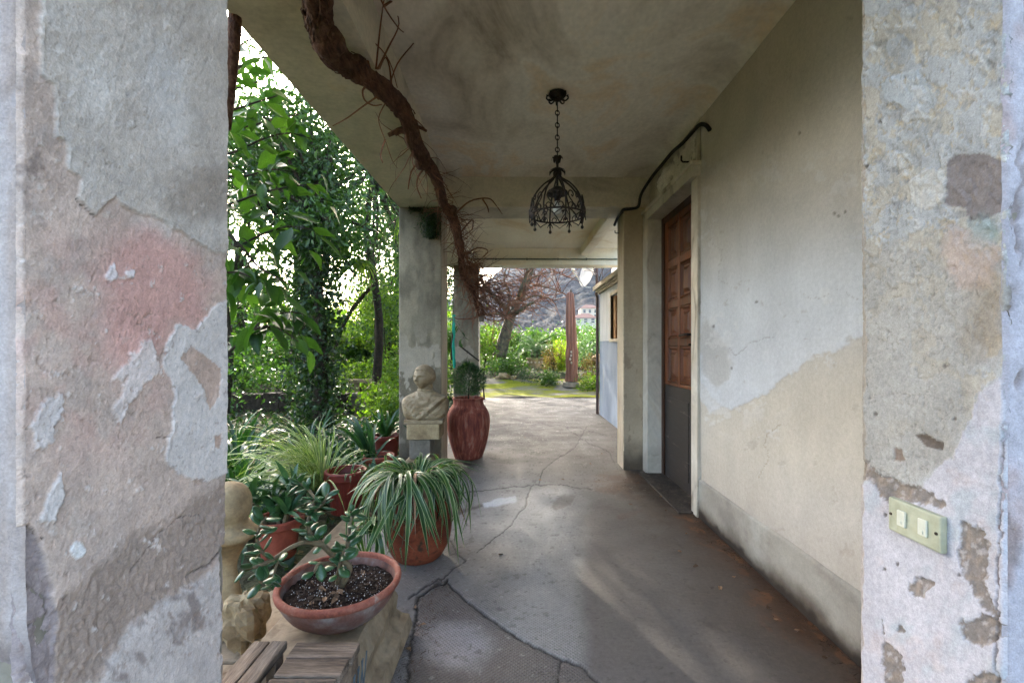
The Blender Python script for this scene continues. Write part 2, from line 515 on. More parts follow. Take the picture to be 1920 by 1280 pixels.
M['green_net'] = pmat('green_netting', [(0.3, (0.0, 0.2, 0.13)), (0.7, (0.01, 0.32, 0.21))], 30, 0.6, 0.3, 90, 0.002)
M['soil'] = pmat('potting_soil', [(0.3, (0.012, 0.007, 0.005)), (0.55, (0.03, 0.018, 0.012)), (0.7, (0.07, 0.045, 0.03))], 60, 0.95, 1.0, 160, 0.008, 0.1, fine=0.5)
M['perlite'] = pmat('perlite', [(0.3, (0.28, 0.26, 0.24)), (0.7, (0.48, 0.46, 0.43))], 30, 0.9, 0.1, 90, 0.001)
M['dry_leaf'] = pmat('dry_leaf', [(0.3, (0.09, 0.05, 0.025)), (0.7, (0.26, 0.15, 0.08))], 20, 0.8, 0.2, 90, 0.001, var=0.5)
M['litter'] = pmat('floor_litter', [(0.3, (0.03, 0.02, 0.014)), (0.7, (0.1, 0.06, 0.036))], 30, 0.9, 0.2, 90, 0.001)
M['ground'] = pmat('garden_earth', [(0.25, (0.022, 0.018, 0.011)), (0.45, (0.05, 0.042, 0.026)), (0.6, (0.055, 0.07, 0.025)), (0.8, (0.1, 0.09, 0.06))], 1.6, 0.95, 1.0, 14, 0.05, 0.1, fine=0.4)
M['moss'] = pmat('moss_paving', [(0.25, lin(120, 110, 96)), (0.44, lin(120, 114, 98)), (0.5, lin(120, 120, 60)), (0.58, lin(134, 134, 34)), (0.75, lin(92, 106, 40))], 1.7, 0.95, 0.8, 30, 0.02, 0.1, stretch=(0.5, 1.6, 1), fine=0.25, dist=0.8)
M['mesh_wire'] = pmat('grey_blue_wire', [(0.3, (0.03, 0.04, 0.045)), (0.7, (0.08, 0.1, 0.11))], 20, 0.6, 0.1, 60, 0.001)
M['dark_stone'] = pmat('grimy_threshold', [(0.3, (0.02, 0.015, 0.012)), (0.55, (0.06, 0.048, 0.038)), (0.75, (0.14, 0.11, 0.085))], 14, .8, .9, 50, .008, .2, fine=.4)
M['curb'] = pmat('old_kerb', [(0.3, lin(96, 88, 76)), (0.6, lin(140, 130, 114)), (0.8, lin(110, 112, 84))], 4, 0.9, 0.6, 40, 0.006, 0.2)

# leaves
M['lf_big'] = leaf_mat('broad_leaf', (0.02, 0.055, 0.013), (0.06, 0.125, 0.024), 0.42, 0.4, 0.3, (1.3, 1.5, 0.5), per_object=True)
M['lf_jade'] = leaf_mat('jade_leaf', (0.0196, 0.0595, 0.0196), (0.0525, 0.119, 0.0385), 0.12, 0.3, 0.5, per_object=True)
M['lf_spider'] = leaf_mat('variegated_strap_leaf', (0.018, 0.05, 0.013), (0.046, 0.105, 0.024), 0.3, 0.38, 0.4, per_object=True, edge=((0.32, 0.37, 0.2), 0.66, 0.92))
M['lf_yellow'] = leaf_mat('yellow_striped_grass', (0.0525, 0.1125, 0.01875), (0.12, 0.2025, 0.0375), 0.35, 0.4, 0.35, per_object=True, edge=((0.5, 0.52, 0.2), 0.5, 0.8))
M['lf_dark'] = leaf_mat('dark_strap_leaf', (0.012, 0.04, 0.0112), (0.04, 0.104, 0.024), 0.3, 0.35, 0.4, per_object=True)
M['lf_aloe'] = leaf_mat('aloe_leaf', (0.0245, 0.07, 0.0245), (0.056, 0.119, 0.042), 0.15, 0.4, 0.4, per_object=True)
M['lf_laurel'] = leaf_mat('laurel_foliage', (0.013, 0.036, 0.009), (0.055, 0.11, 0.02), 0.4, 0.35, 0.4, (1.4, 1.7, 0.5))
M['lf_ivy'] = leaf_mat('ivy_foliage', (0.009, 0.024, 0.007), (0.04, 0.078, 0.016), 0.3, 0.4, 0.35, (1.4, 1.6, 0.5))
M['lf_olive'] = leaf_mat('narrow_foliage', (0.03, 0.065, 0.025), (0.08, 0.13, 0.05), 0.4, 0.4, 0.3, (1.2, 1.4, 0.6))
M['lf_bright'] = leaf_mat('bright_foliage', (0.055, 0.11, 0.014), (0.14, 0.22, 0.03), 0.5, 0.5, 0.3, (1.4, 1.6, 0.4))
M['lf_hedge'] = leaf_mat('hedge_foliage', (0.03, 0.075, 0.012), (0.09, 0.17, 0.025), 0.4, 0.35, 0.4, (1.4, 1.6, 0.5))
M['lf_cycad'] = leaf_mat('cycad_frond', (0.06, 0.12, 0.05), (0.15, 0.23, 0.11), 0.3, 0.4, 0.4)
M['lf_yfern'] = leaf_mat('yellow_green_frond', (0.14, 0.22, 0.015), (0.32, 0.38, 0.03), 0.5, 0.5, 0.3)
M['lf_needle'] = leaf_mat('needle_foliage', (0.025, 0.06, 0.025), (0.07, 0.13, 0.05), 0.3, 0.5, 0.3)
M['lf_brown'] = leaf_mat('dry_foliage', (0.1, 0.06, 0.025), (0.24, 0.17, 0.07), 0.3, 0.7, 0.2)
M['lf_palm'] = leaf_mat('fan_palm_leaf', (0.1, 0.16, 0.02), (0.22, 0.3, 0.04), 0.5, 0.4, 0.3, per_object=True)

# ------------------------------------------------------------------ painted, flaking surfaces
def spaced(a, b, lo, hi, step, coarse):
    """fine steps between lo and hi, coarse ones outside"""
    out = [np.arange(a, lo, coarse)] if lo > a else []
    out.append(np.arange(max(a, lo), min(b, hi), step))
    if hi < b: out.append(np.arange(hi, b, coarse))
    out = np.concatenate(out + [np.array([b])])
    return np.unique(np.round(out, 6))

def face(name, mat, parent, plane, val, us, vs, nsign, paint, rim=0.006, rims='LRTB', smooth=True, extra=None):
    U, V = np.meshgrid(us, vs)
    u, v = U.ravel(), V.ravel()
    if plane == 'X': P = np.stack([np.full_like(u, val), u, v], 1); ax = 0
    elif plane == 'Y': P = np.stack([u, np.full_like(u, val), v], 1); ax = 1
    else: P = np.stack([u, v, np.full_like(u, val)], 1); ax = 2
    px, py = proj(P[:, 0], np.maximum(P[:, 1], 0.05), P[:, 2])
    res = paint(px, py, u, v)
    col, d = res[0], res[1]
    at_ = res[2] if len(res) > 2 else None
    if rim:
        e = np.full_like(u, 9.0)
        if 'L' in rims: e = np.minimum(e, u - us[0])
        if 'R' in rims: e = np.minimum(e, us[-1] - u)
        if 'B' in rims: e = np.minimum(e, v - vs[0])
        if 'T' in rims: e = np.minimum(e, vs[-1] - v)
        w = rim * (1 + 1.2 * fbm(u * 23, v * 23, 5))
        d = d - rim * np.clip(1 - e / np.maximum(w, 0.001), 0, 1) ** 2
    P[:, ax] += nsign * d
    fs = grid_faces(len(us), len(vs))
    flip = {('X', 1): False, ('X', -1): True, ('Y', -1): False, ('Y', 1): True, ('Z', 1): False, ('Z', -1): True}[(plane, nsign)]
    if flip: fs = fs[:, ::-1]
    P = P - np.array(par_origin(parent))
    me = np_mesh(name, P, fs, mat, smooth, at_, {'Col': col})
    return link(name, me, parent)

class Paint:
    def __init__(s, px, py, base):
        s.px, s.py = px, py
        s.c = np.tile(np.array(lin(*base)), (len(px), 1))
        s.d = np.zeros(len(px))
    def tone(s, f, amt):
        s.c = s.c * (1 + amt * f)[:, None]
    def wash(s, m, rgb):
        s.c = s.c * (1 - m[:, None]) + np.array(lin(*rgb)) * m[:, None]
    def mask(s, poly, amp=8, freq=0.035, soft=1.5, seed=1):
        sd = poly_sd(s.px, s.py, poly)
        sd = sd + amp * fbm(s.px * freq, s.py * freq, seed, 6, 0.66)
        s.sd = sd
        return sstep(-soft, soft, sd)
    def flakes(s, zone, rgb, fr, lo, h, seed, alpha=.8):
        f = fbm(s.px * fr, s.py * fr, seed, 6, .66)
        m = sstep(lo, lo + .035, f) * zone
        s.wash(m * alpha, rgb)
        s.d = s.d + h * m
    def patch(s, poly, rgb, h=0.0, amp=8, freq=0.035, soft=1.5, seed=1, alpha=1.0):
        m = s.mask(poly, amp, freq, soft, seed)
        s.wash(m * alpha, rgb)
        if h and soft < 4:
            lip = np.exp(-((s.sd - 2.5) / 2.5) ** 2) * sstep(-.3, .4, fbm(s.px * .03, s.py * .03, seed + 77))
            s.d = s.d + (h + abs(h) * .9 * lip) * (m if h > 0 else 1) * np.where(h > 0, 1, m)
        else:
            s.d = s.d + h * m
        return m
    def crack(s, pts, w=1.2, rgb=(40, 34, 30), depth=0.003, wig=3, seed=3, alpha=0.9):
        qx = s.px + wig * fbm(s.px * 0.06, s.py * 0.06, seed, 4)
        qy = s.py + wig * fbm(s.px * 0.06, s.py * 0.06, seed + 9, 4)
        d = seg_dist(qx, qy, pts)
        m = np.clip(1 - d / w, 0, 1)
        s.wash(np.clip(m * 1.5, 0, 1) * alpha, rgb)
        s.d = s.d - depth * m

def paint_left(px, py, u, v):
    p = Paint(px, py, (179, 165, 157))
    p.tone(fbm(px * .012, py * .012, 2), .2)
    p.wash(sstep(-.1, .5, fbm(px * .02, py * .02, 12)) * .5, (160, 152, 148))
    p.d += .0012 * fbm(px * .05, py * .05, 4) + .0009 * fbm(px * .25, py * .25, 6)
    # grey skim coat on the upper half
    m = p.patch([(74, -400), (76, 140), (100, 160), (103, 255), (123, 262), (126, 318), (152, 335), (142, 372), (176, 405), (214, 368), (236, 392), (300, 412), (345, 442), (400, 472), (440, 488), (440, -400)], (176, 172, 167), .0026, 7, .05, 2.2, 21, .9)
    p.wash(m * sstep(.0, .6, fbm(px * .012 + 3, py * .006, 31)) * .8, (188, 186, 184))
    p.wash(m * sstep(.05, .5, fbm(px * .009 - 3, py * .012, 35)) * .6, (158, 152, 146))
    p.wash(m * sstep(120, 20, np.hypot(px - 375, (py - 365) * 1.4)) * .55, (120, 110, 100))
    p.wash(m * sstep(70, 10, np.abs(px - 300 - (py - 130) * .08)) * sstep(40, 120, py) * sstep(330, 200, py) * .35, (186, 186, 188))
    p.wash(sstep(470, 410, py) * sstep(390, 440, py) * sstep(230, 260, px) * sstep(-.3, .3, fbm(px * .03, py * .03, 44)) * .8, (190, 188, 186))
    # worn pink paint
    p.patch([(240, 428), (292, 440), (352, 480), (398, 522), (385, 602), (352, 622), (330, 612), (300, 662), (230, 690), (190, 640), (196, 520)], (190, 152, 146), .0008, 26, .025, 34, 51, .85)
    p.wash(sstep(240, 90, np.hypot(px - 180, (py - 640) * .8)) * .4 * sstep(-.3, .4, fbm(px * .02, py * .02, 52)), (182, 144, 137))
    # white paint islands
    W = (194, 191, 191)
    m = p.patch([(331, 610), (366, 620), (400, 575), (440, 552), (440, 886), (395, 902), (350, 898), (308, 862), (320, 812), (326, 735), (302, 682), (312, 640)], W, .0022, 9, .045, 1.4, 61)
    p.patch([(338, 672), (358, 645), (412, 690), (410, 740), (392, 768), (378, 720)], (176, 158, 148), -.0022, 7, .06, 1.4, 63)
    p.patch([(402, 818), (414, 812), (412, 842), (403, 840)], (168, 150, 140), -.002, 4, .08, 1.2, 64)
    p.patch([(268, 640), (286, 634), (300, 690), (252, 742), (226, 792), (210, 772), (236, 712), (210, 712)], (196, 190, 190), .002, 13, .05, 2.2, 65, .85)
    p.patch([(92, 742), (114, 738), (116, 760), (103, 822), (64, 848), (60, 785)], (194, 192, 194), .0018, 16, .06, 2.0, 66, .85)
    p.patch([(114, 878), (119, 930), (98, 978), (70, 978), (90, 930)], (196, 195, 197), .002, 8, .07, 1.6, 67, .9)
    p.patch([(195, 520), (212, 490), (220, 520), (205, 530)], (205, 200, 204), .0015, 4, .1, 1.2, 68)
    p.patch([(230, 508), (250, 508), (252, 522), (235, 520)], (205, 200, 204), .0015, 4, .1, 1.2, 69)
    m = sstep(15, 12.5, np.hypot(px - 145, (py - 1031) * .85) + 1.5 * fbm(px * .1, py * .1, 70))
    p.wash(m, (206, 210, 214)); p.d += .002 * m
    # coarse grey base coat showing below
    m = p.patch([(190, 1060), (268, 1002), (330, 968), (380, 925), (440, 898), (440, 1016), (372, 1088), (250, 1182), (170, 1300), (90, 1300), (112, 1140)], (138, 126, 118), -.004, 20, .025, 16, 71, .8)
    p.d += m * .003 * fbm(px * .12, py * .12, 72)
    m = p.patch([(440, 1022), (440, 1500), (190, 1500), (190, 1290), (232, 1190), (302, 1122), (384, 1078)], (180, 176, 176), .001, 22, .03, 6, 73, .85)
    p.wash(m * sstep(.15, .5, fbm(px * .03, py * .03, 74)), (140, 132, 130))
    m = p.patch([(-40, 1004), (50, 985), (78, 1020), (92, 1080), (112, 1160), (102, 1320), (-40, 1500)], (140, 132, 134), -.006, 10, .04, 2.5, 75)
    p.d += m * .006 * fbm(px * .035, py * .035, 76)
    p.crack([(0, 1006), (52, 985), (82, 1010)], 2, (60, 52, 50), .005, 5)
    p.crack([(20, 1060), (60, 1100), (95, 1120), (90, 1160), (45, 1180)], 2.2, (62, 54, 52), .005, 6)
    p.crack([(428, 1020), (390, 1060), (350, 1080)], 2.4, (70, 62, 60), .005, 5)
    p.crack([(250, 1070), (300, 1000), (335, 972), (380, 960)], 1.6, (88, 78, 74), .003, 6)
    p.crack([(141, 372), (176, 406)], 1.3, (70, 62, 56), .002, 3)
    p.crack([(292, 820), (318, 818)], 1.6, (92, 78, 72), .002, 3)
    p.wash(sstep(60, 10, np.hypot(px - 62, (py - 330) * .7)) * sstep(-.2, .4, fbm(px * .06, py * .06, 78)) * .6, (96, 84, 80))
    lo_ = sstep(420, 520, py)
    p.flakes(lo_, (192, 186, 184), .05, .42, .0014, 81, .8)
    p.flakes(lo_, (146, 130, 122), .04, .40, -.0018, 82, .6)
    p.flakes(1 - lo_ * .6, (188, 184, 180), .03, .40, .0008, 83, .5)
    cr = np.abs(fbm(px * .016 + 4, py * .02, 84, 5))
    p.wash(sstep(.012, .0, cr) * .35, (96, 84, 78)); p.d -= .0012 * sstep(.014, 0, cr)
    # worn, chipped arris by the garden
    m = sstep(16, 4, 428 - px + 10 * fbm(px * .05, py * .03, 79)) * sstep(1010, 1040, py)
    p.d -= .01 * m
    p.wash(m * .7, (120, 104, 94))
    sp = sstep(.52, .6, fbm(px * .14, py * .14, 80, 3))
    p.wash(sp * .45 * sstep(420, 560, py), (120, 106, 100))
    return np.clip(p.c * np.array((1.22, 1.08, .95)), 0, .82), p.d

def paint_left_front(px, py, u, v):
    p = Paint(px, py, (196, 186, 182))
    s = fbm(u * 30, v * 3, 90)
    p.wash(sstep(.0, .5, s) * .7, (176, 156, 142))
    p.wash(sstep(.1, .6, fbm(u * 18, v * 6 + 4, 91)) * .6, (210, 208, 212))
    m = sstep(.82, .66, v + .04 * fbm(u * 12, v * 12, 92))
    p.wash(m, (138, 128, 128))
    p.d += .001 * fbm(u * 60, v * 60, 93) - .012 * m + m * .012 * fbm(u * 14, v * 14, 94)
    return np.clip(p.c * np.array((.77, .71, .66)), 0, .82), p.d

def paint_right(px, py, u, v):
    p = Paint(px, py, (176, 180, 184))
    p.tone(fbm(px * .01, py * .01, 101), .16)
    p.d += .0007 * fbm(px * .08, py * .08, 102)
    # cream undercoat showing between flakes
    f = fbm(px * .022, py * .022, 103, 6, .62)
    m = sstep(.06, .14, f) * sstep(900, 700, py)
    p.wash(m * .6, (188, 180, 164)); p.d -= .0012 * m
    f2 = fbm(px * .05 + 9, py * .05, 104, 5, .6)
    m = sstep(.2, .27, f2) * sstep(950, 500, py)
    p.wash(m * .7, (158, 160, 160)); p.d -= .001 * m
    p.patch([(1650, 150), (1720, 130), (1760, 190), (1740, 215), (1668, 200)], (182, 190, 198), .0012, 9, .05, 2, 105, .8)
    up_z = sstep(640, 420, py)
    p.flakes(up_z, (198, 200, 202), .04, .25, .0016, 165, .7)
    p.flakes(up_z, (186, 176, 156), .06, .30, -.0014, 166, .7)
    p.flakes(up_z, (140, 142, 144), .05, .36, -.0016, 167, .6)
    cr = np.abs(fbm(px * .03 + 40, py * .035, 168, 5))
    p.wash(up_z * sstep(.03, .0, cr) * .4, (128, 124, 118)); p.d -= .0016 * up_z * sstep(.04, 0, cr)
    # stained crackled zone in the middle
    m = p.patch([(1600, 470), (1700, 450), (1800, 480), (1880, 520), (1860, 640), (1820, 720), (1800, 830), (1740, 900), (1690, 920), (1640, 890), (1600, 870)], (172, 168, 160), -.0012, 26, .02, 16, 106, .6)
    cr = np.abs(fbm(px * .028, py * .04, 107, 4))
    p.wash(m * sstep(.04, .0, cr) * .4, (112, 106, 98)); p.d -= .0018 * m * sstep(.06, 0, cr)
    cr = np.abs(fbm(px * .045 + 20, py * .06, 108, 4))
    p.wash(m * sstep(.03, .0, cr) * .3, (118, 112, 104)); p.d -= .0012 * m * sstep(.05, 0, cr)
    # dark square repair, white blob beside it
    p.patch([(1774, 304), (1800, 292), (1850, 288), (1884, 300), (1888, 392), (1860, 398), (1850, 414), (1815, 412), (1806, 394), (1770, 380)], (132, 125, 126), -.0025, 10, .06, 1.6, 110, .92)
    p.flakes(sstep(60, 50, np.hypot(px - 1830, py - 345)), (152, 146, 146), .06, .2, .0006, 109, .5)
    m = p.patch([(1700, 345), (1740, 318), (1774, 312), (1770, 380), (1738, 396), (1712, 380)], (196, 196, 194), .002, 8, .06, 1.5, 111, .9)
    p.d += m * .003 * fbm(px * .07, py * .07, 112)
    # pink and ochre bloom under the repair
    p.patch([(1770, 420), (1850, 430), (1880, 480), (1860, 540), (1790, 545), (1765, 480)], (196, 178, 170), .0006, 20, .03, 10, 114, .7)
    p.wash(sstep(48, 8, np.hypot(px - 1845, py - 435) + 14 * fbm(px * .05, py * .05, 115)) * .55, (128, 158, 160))
    p.wash(sstep(80, 10, np.hypot(px - 1856, (py - 590) * .6) + 34 * fbm(px * .03, py * .03, 116)) * .5, (150, 132, 106))
    # lower whitewash with grey losses
    m = p.patch([(1590, 905), (1640, 905), (1690, 940), (1740, 900), (1790, 850), (1850, 720), (1900, 690), (1960, 1500), (1560, 1500)], (192, 192, 202), .002, 16, .03, 2.5, 117)
    p.wash(m * sstep(.1, .5, fbm(px * .016, py * .016, 118)) * .7, (176, 186, 196))
    p.wash(m * sstep(.15, .5, fbm(px * .02 + 7, py * .02, 119)) * .5, (196, 184, 184))
    G = (124, 116, 110)
    for k, q in enumerate([
        [(1608, 862), (1640, 880), (1690, 905), (1740, 922), (1775, 945), (1760, 952), (1700, 938), (1660, 940), (1640, 918), (1608, 890)],
        [(1806, 975), (1848, 990), (1858, 1040), (1850, 1090), (1868, 1150), (1840, 1140), (1812, 1080), (1800, 1030)],
        [(1702, 1092), (1722, 1084), (1750, 1096), (1732, 1118), (1714, 1116)],
        [(1655, 1160), (1664, 1200), (1690, 1230), (1700, 1300), (1662, 1300), (1660, 1230)],
        [(1800, 1165), (1850, 1150), (1900, 1180), (1870, 1200), (1840, 1210), (1806, 1196)],
        [(1685, 1170), (1694, 1166), (1694, 1184), (1686, 1184)],
        [(1810, 1270), (1850, 1260), (1900, 1275), (1890, 1400), (1830, 1400)]]):
        m_ = p.patch(q, G, -.004, 15, .055, 1.6, 120 + k, .9)
        p.wash(m_ * sstep(-.1, .4, fbm(px * .06, py * .06, 220 + k)) * .8, (150, 138, 128))
        p.wash(m_ * sstep(.1, .4, fbm(px * .09, py * .09, 230 + k)) * .8, (176, 172, 172))
        p.d += m_ * .002 * fbm(px * .12, py * .12, 240 + k)
    p.patch([(1708, 812), (1740, 816), (1766, 832), (1764, 842), (1736, 836)], (110, 100, 92), -.004, 5, .08, 1.4, 130)
    p.patch([(1672, 838), (1690, 840), (1694, 862), (1676, 862)], (140, 126, 116), -.003, 5, .08, 1.4, 131)
    for k, (x, y) in enumerate([(1650, 228), (1768, 686), (1640, 776), (1788, 785), (1662, 965), (1770, 1004), (1684, 1057), (1800, 1078), (1700, 990), (1624, 312), (1660, 1066)]):
        m = sstep(5, 2.5, np.hypot(px - x, py - y) + 2 * fbm(px * .2, py * .2, 140 + k))
        p.wash(m * .8, (86, 78, 74)); p.d -= .002 * m
    # chipped arris
    e = px - 1612
    m = sstep(9, 3, e + 9 * fbm(px * .02, py * .02, 150))
    p.d -= .004 * m
    p.wash(m * .6, (172, 160, 146))
    p.crack([(1888, -100), (1884, 300), (1886, 700), (1878, 900), (1872, 1100), (1868, 1400)], 3.0, (90, 80, 78), .006, 8, 155, .6)
    return np.clip(p.c * np.array((.93, .87, .79)), 0, .82), p.d

def paint_right_front(px, py, u, v):
    p = Paint(px, py, (188, 186, 198))
    p.wash(sstep(.0, .4, fbm(u * 14, v * 8, 160)) * .7, (196, 176, 176))
    m = sstep(.1, .25, fbm(u * 26, v * 9, 161))
    p.wash(m * .6, (138, 122, 118)); p.d -= .006 * m
    p.d += .004 * fbm(u * 18, v * 18, 162)
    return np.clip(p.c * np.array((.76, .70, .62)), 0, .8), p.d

WALL_X = 1.22
def paint_wall(px, py, u, v):
    p = Paint(px, py, (170, 165, 155))
    p.tone(fbm(u * 1.6, v * 1.6, 170), .14)
    p.d += .004 * fbm(u * 1.3, v * 1.1, 171, 3) + .0006 * fbm(u * 16, v * 16, 172)
    # cool limewash: fades out upwards, ends in a flaked edge below
    blue = [(1300, 300), (1640, 330), (1640, 622), (1604, 640), (1566, 662), (1530, 672), (1502, 690), (1470, 708), (1440, 742), (1400, 752), (1362, 772), (1344, 756), (1334, 728), (1310, 706), (1300, 640)]
    m = p.mask(blue, 17, .03, 2.0, 173)
    p.flakes(sstep(70, 5, np.abs(p.sd)), (186, 188, 188), .045, .16, .0012, 394, .7)
    up = sstep(330, 560, py + 60 * fbm(px * .006, py * .006, 174))
    p.wash(m * up * .9, (182, 185, 186))
    p.d += .003 * m * sstep(560, 640, py)
    p.wash((1 - m) * sstep(600, 760, py) * sstep(1000, 840, py) * .6, (178, 170, 153))
    # a loss inside the wash
    p.patch([(1325, 600), (1370, 655), (1372, 715), (1345, 730), (1318, 700), (1306, 640)], (158, 154, 146), -.0012, 16, .03, 6, 175, .6)
    # paler towards the top, then brown run stains from the ceiling
    p.wash(sstep(460, 240, py) * .8, (190, 184, 172))
    p.wash(sstep(.2, .6, fbm(u * 2.2, v * .5, 176)) * sstep(480, 160, py) * .4, (150, 138, 118))
    p.flakes(sstep(480, 560, py) * sstep(900, 760, py), (190, 190, 186), .018, .34, .0008, 178, .5)
    p.flakes(1.0, (150, 142, 130), .03, .42, -.0008, 179, .4)
    p.tone(fbm(u * 9, v * 3, 192), .08)
    p.d += .0012 * fbm(u * 7, v * 5, 193, 4)
    p.wash(sstep(140, 20, np.abs(px - 1400 + (py - 300) * .18)) * sstep(420, 160, py) * .3, (150, 134, 112))
    p.wash(sstep(.18, .5, fbm(u * 3 + 5, v * 1.4, 177)) * sstep(500, 200, py) * .35, (170, 168, 158))
    for k, (x, y) in enumerate([(1418, 566), (1565, 400), (1572, 405), (1585, 398), (1338, 612), (1372, 690), (1500, 250)]):
        m = sstep(4, 1.5, np.hypot(px - x, py - y) + 2 * fbm(px * .2, py * .2, 180 + k))
        p.wash(m * .7, (90, 82, 74)); p.d -= .001 * m
    p.crack([(1370, 655), (1380, 668), (1410, 640), (1450, 630)], 1.0, (120, 112, 100), .001, 6, 190, .5)
    p.crack([(1612, 560), (1570, 540), (1540, 560), (1500, 548)], .8, (130, 122, 110), .001, 10, 390, .5)
    p.crack([(1420, 900), (1440, 860), (1436, 820), (1470, 790)], .8, (126, 112, 92), .001, 8, 391, .5)
    p.crack([(1330, 450), (1352, 470), (1346, 520), (1372, 540)], .8, (126, 118, 106), .001, 8, 392, .4)
    p.patch([(1316, 700), (1340, 730), (1352, 760), (1330, 775), (1312, 740)], (186, 188, 188), .002, 9, .05, 2, 393, .7)
    # browner tone just above the plinth
    p.wash(sstep(.55, .26, v + .1 * fbm(u * 3, v * 3, 191)) * .25, (140, 124, 100))
    return np.clip(p.c * np.array((1.15, 1.12, 1.11)), 0, .84), p.d

def paint_plinth(px, py, u, v):
    p = Paint(px, py, (150, 143, 130))
    p.tone(fbm(u * 3, v * 5, 195), .25)
    p.wash(sstep(.0, .5, fbm(u * 5, v * 7, 196)) * .7, (126, 118, 108))
    p.wash(sstep(.1, .5, fbm(u * 4 + 6, v * 4, 197)) * .5, (168, 164, 152))
    p.wash(sstep(.13, .02, v + .06 * fbm(u * 6, v * 6, 198)) * .85, (74, 62, 48))
    p.wash(sstep(1.7, 1.2, u) * .5, (96, 84, 72))
    p.wash(sstep(.06, .02, v + .03 * fbm(u * 14, v * 14, 201)) * .9, (40, 31, 24))
    p.d += .003 * fbm(u * 2.2, v * 2, 199, 3) + .0008 * fbm(u * 30, v * 30, 200)
    return p.c, p.d

FLOOR_MATS = {}
def paint_floor(px, py, u, v):
    p = Paint(px, py, (134, 129, 122))
    p.tone(fbm(u * 1.5, v * 1.2, 210), .28)
    p.tone(fbm(u * 7, v * 7, 211), .12)
    # smooth darker screed along the wall, deepened for foreground shade; dimpled concrete elsewhere
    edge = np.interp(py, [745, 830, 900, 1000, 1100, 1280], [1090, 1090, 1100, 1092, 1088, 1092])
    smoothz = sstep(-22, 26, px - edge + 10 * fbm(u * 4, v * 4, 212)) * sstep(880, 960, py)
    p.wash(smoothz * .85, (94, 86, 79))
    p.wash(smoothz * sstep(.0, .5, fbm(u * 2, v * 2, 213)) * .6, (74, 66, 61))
    # paler middle
    pale = sstep(.75, .15, np.hypot((u - .12) / .62, (v - 3.2) / 2.6) + .25 * fbm(u * 3, v * 2, 214))
    p.wash(pale * .5 * (1 - smoothz), (164, 164, 160))
    # brown corner slab, its colour darkened further for the dim foreground light
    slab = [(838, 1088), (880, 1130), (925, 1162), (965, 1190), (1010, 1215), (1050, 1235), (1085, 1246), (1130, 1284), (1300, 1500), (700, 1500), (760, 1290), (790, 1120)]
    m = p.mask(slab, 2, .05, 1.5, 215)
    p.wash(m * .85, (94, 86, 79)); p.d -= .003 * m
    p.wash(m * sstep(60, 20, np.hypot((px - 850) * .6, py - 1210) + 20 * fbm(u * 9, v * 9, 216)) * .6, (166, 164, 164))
    # pitting and dirt specks
    pit = sstep(.42, .5, fbm(u * 24, v * 24, 217, 4)) * (1 - smoothz)
    p.wash(pit * .5, (84, 76, 70)); p.d -= .0015 * pit
    pit = sstep(.5, .56, fbm(u * 17 + 7, v * 17, 218, 4))
    p.wash(pit * .4, (84, 76, 70)); p.d -= .002 * pit
    # rust brown dirt along the wall and at the threshold
    haze_ = sstep(.55, .08, (WALL_X - u) + .22 * fbm(u * 4, v * 3, 229)) * sstep(4.6, 4.0, v)
    p.wash(haze_ * .6, (84, 68, 54))
    dirt = sstep(.20, .04, (WALL_X - u) + .12 * fbm(u * 8, v * 5, 219)) * sstep(4.2, 3.9, v)
    p.wash(dirt * .85, (86, 58, 38))
    p.wash(dirt * sstep(.05, .4, fbm(u * 22, v * 16, 220)) * .8, (132, 88, 54))
    d2 = sstep(.42, .12, np.hypot((u - .93) / 1.0, (v - 3.72) / 1.1) + .16 * fbm(u * 9, v * 9, 221))
    p.wash(d2 * .75, (112, 80, 54)); p.d += .003 * d2 * fbm(u * 22, v * 22, 222)
    d3 = sstep(.42, .12, np.hypot((u - 1.12), (v - 3.55) * .7) + .08 * fbm(u * 12, v * 12, 223))
    p.wash(d3 * .85, (50, 40, 33)); p.d += d3 * .006 * fbm(u * 16, v * 16, 245)
    p.wash(sstep(.5, .1, np.hypot((u + .42), (v - 2.0) * .5) + .2 * fbm(u * 4, v * 4, 224)) * .35, (120, 100, 88))
    # lime smear
    p.patch([(905, 944), (930, 936), (966, 930), (968, 940), (935, 948), (908, 952)], (196, 200, 204), .001, 4, .06, 2, 225, .85)
    p.patch([(846, 958), (905, 944), (906, 950), (850, 966)], (70, 58, 48), -.003, 4, .08, 2, 226, .9)
    p.patch([(1030, 950), (1050, 930), (1080, 928), (1070, 945), (1040, 956)], (118, 108, 98), -.004, 6, .06, 2, 227, .7)
    p.patch([(1155, 965), (1180, 958), (1204, 956), (1190, 968), (1160, 974)], (96, 78, 68), -.001, 6, .06, 3, 228, .7)
    K = (44, 36, 30)
    p.crack([(838, 1088), (880, 1130), (925, 1162), (965, 1190), (1010, 1215), (1050, 1235), (1085, 1246), (1130, 1284)], 3.0, K, .008, 4, 230)
    p.crack([(1051, 1236), (1047, 1260), (1048, 1300)], 2.4, K, .007, 3, 231)
    p.crack([(895, 1036), (925, 1010), (960, 985), (985, 945), (996, 914)], 1.5, K, .004, 5, 232)
    p.crack([(868, 924), (945, 915), (1020, 908), (1070, 912), (1110, 917)], 1.3, K, .004, 4, 233)
    p.crack([(1010, 908), (1018, 880), (1045, 858), (1078, 838), (1100, 800)], 1.2, K, .004, 4, 234)
    p.crack([(842, 1005), (856, 1038), (872, 1050), (830, 1084), (800, 1096), (768, 1120)], 2.0, K, .006, 5, 235)
    p.crack([(836, 1090), (806, 1100), (786, 1126), (776, 1180), (764, 1280)], 4.0, (36, 28, 22), .010, 8, 236)
    p.crack([(900, 800), (980, 792), (1060, 800), (1150, 818)], .8, K, .003, 5, 237, .7)
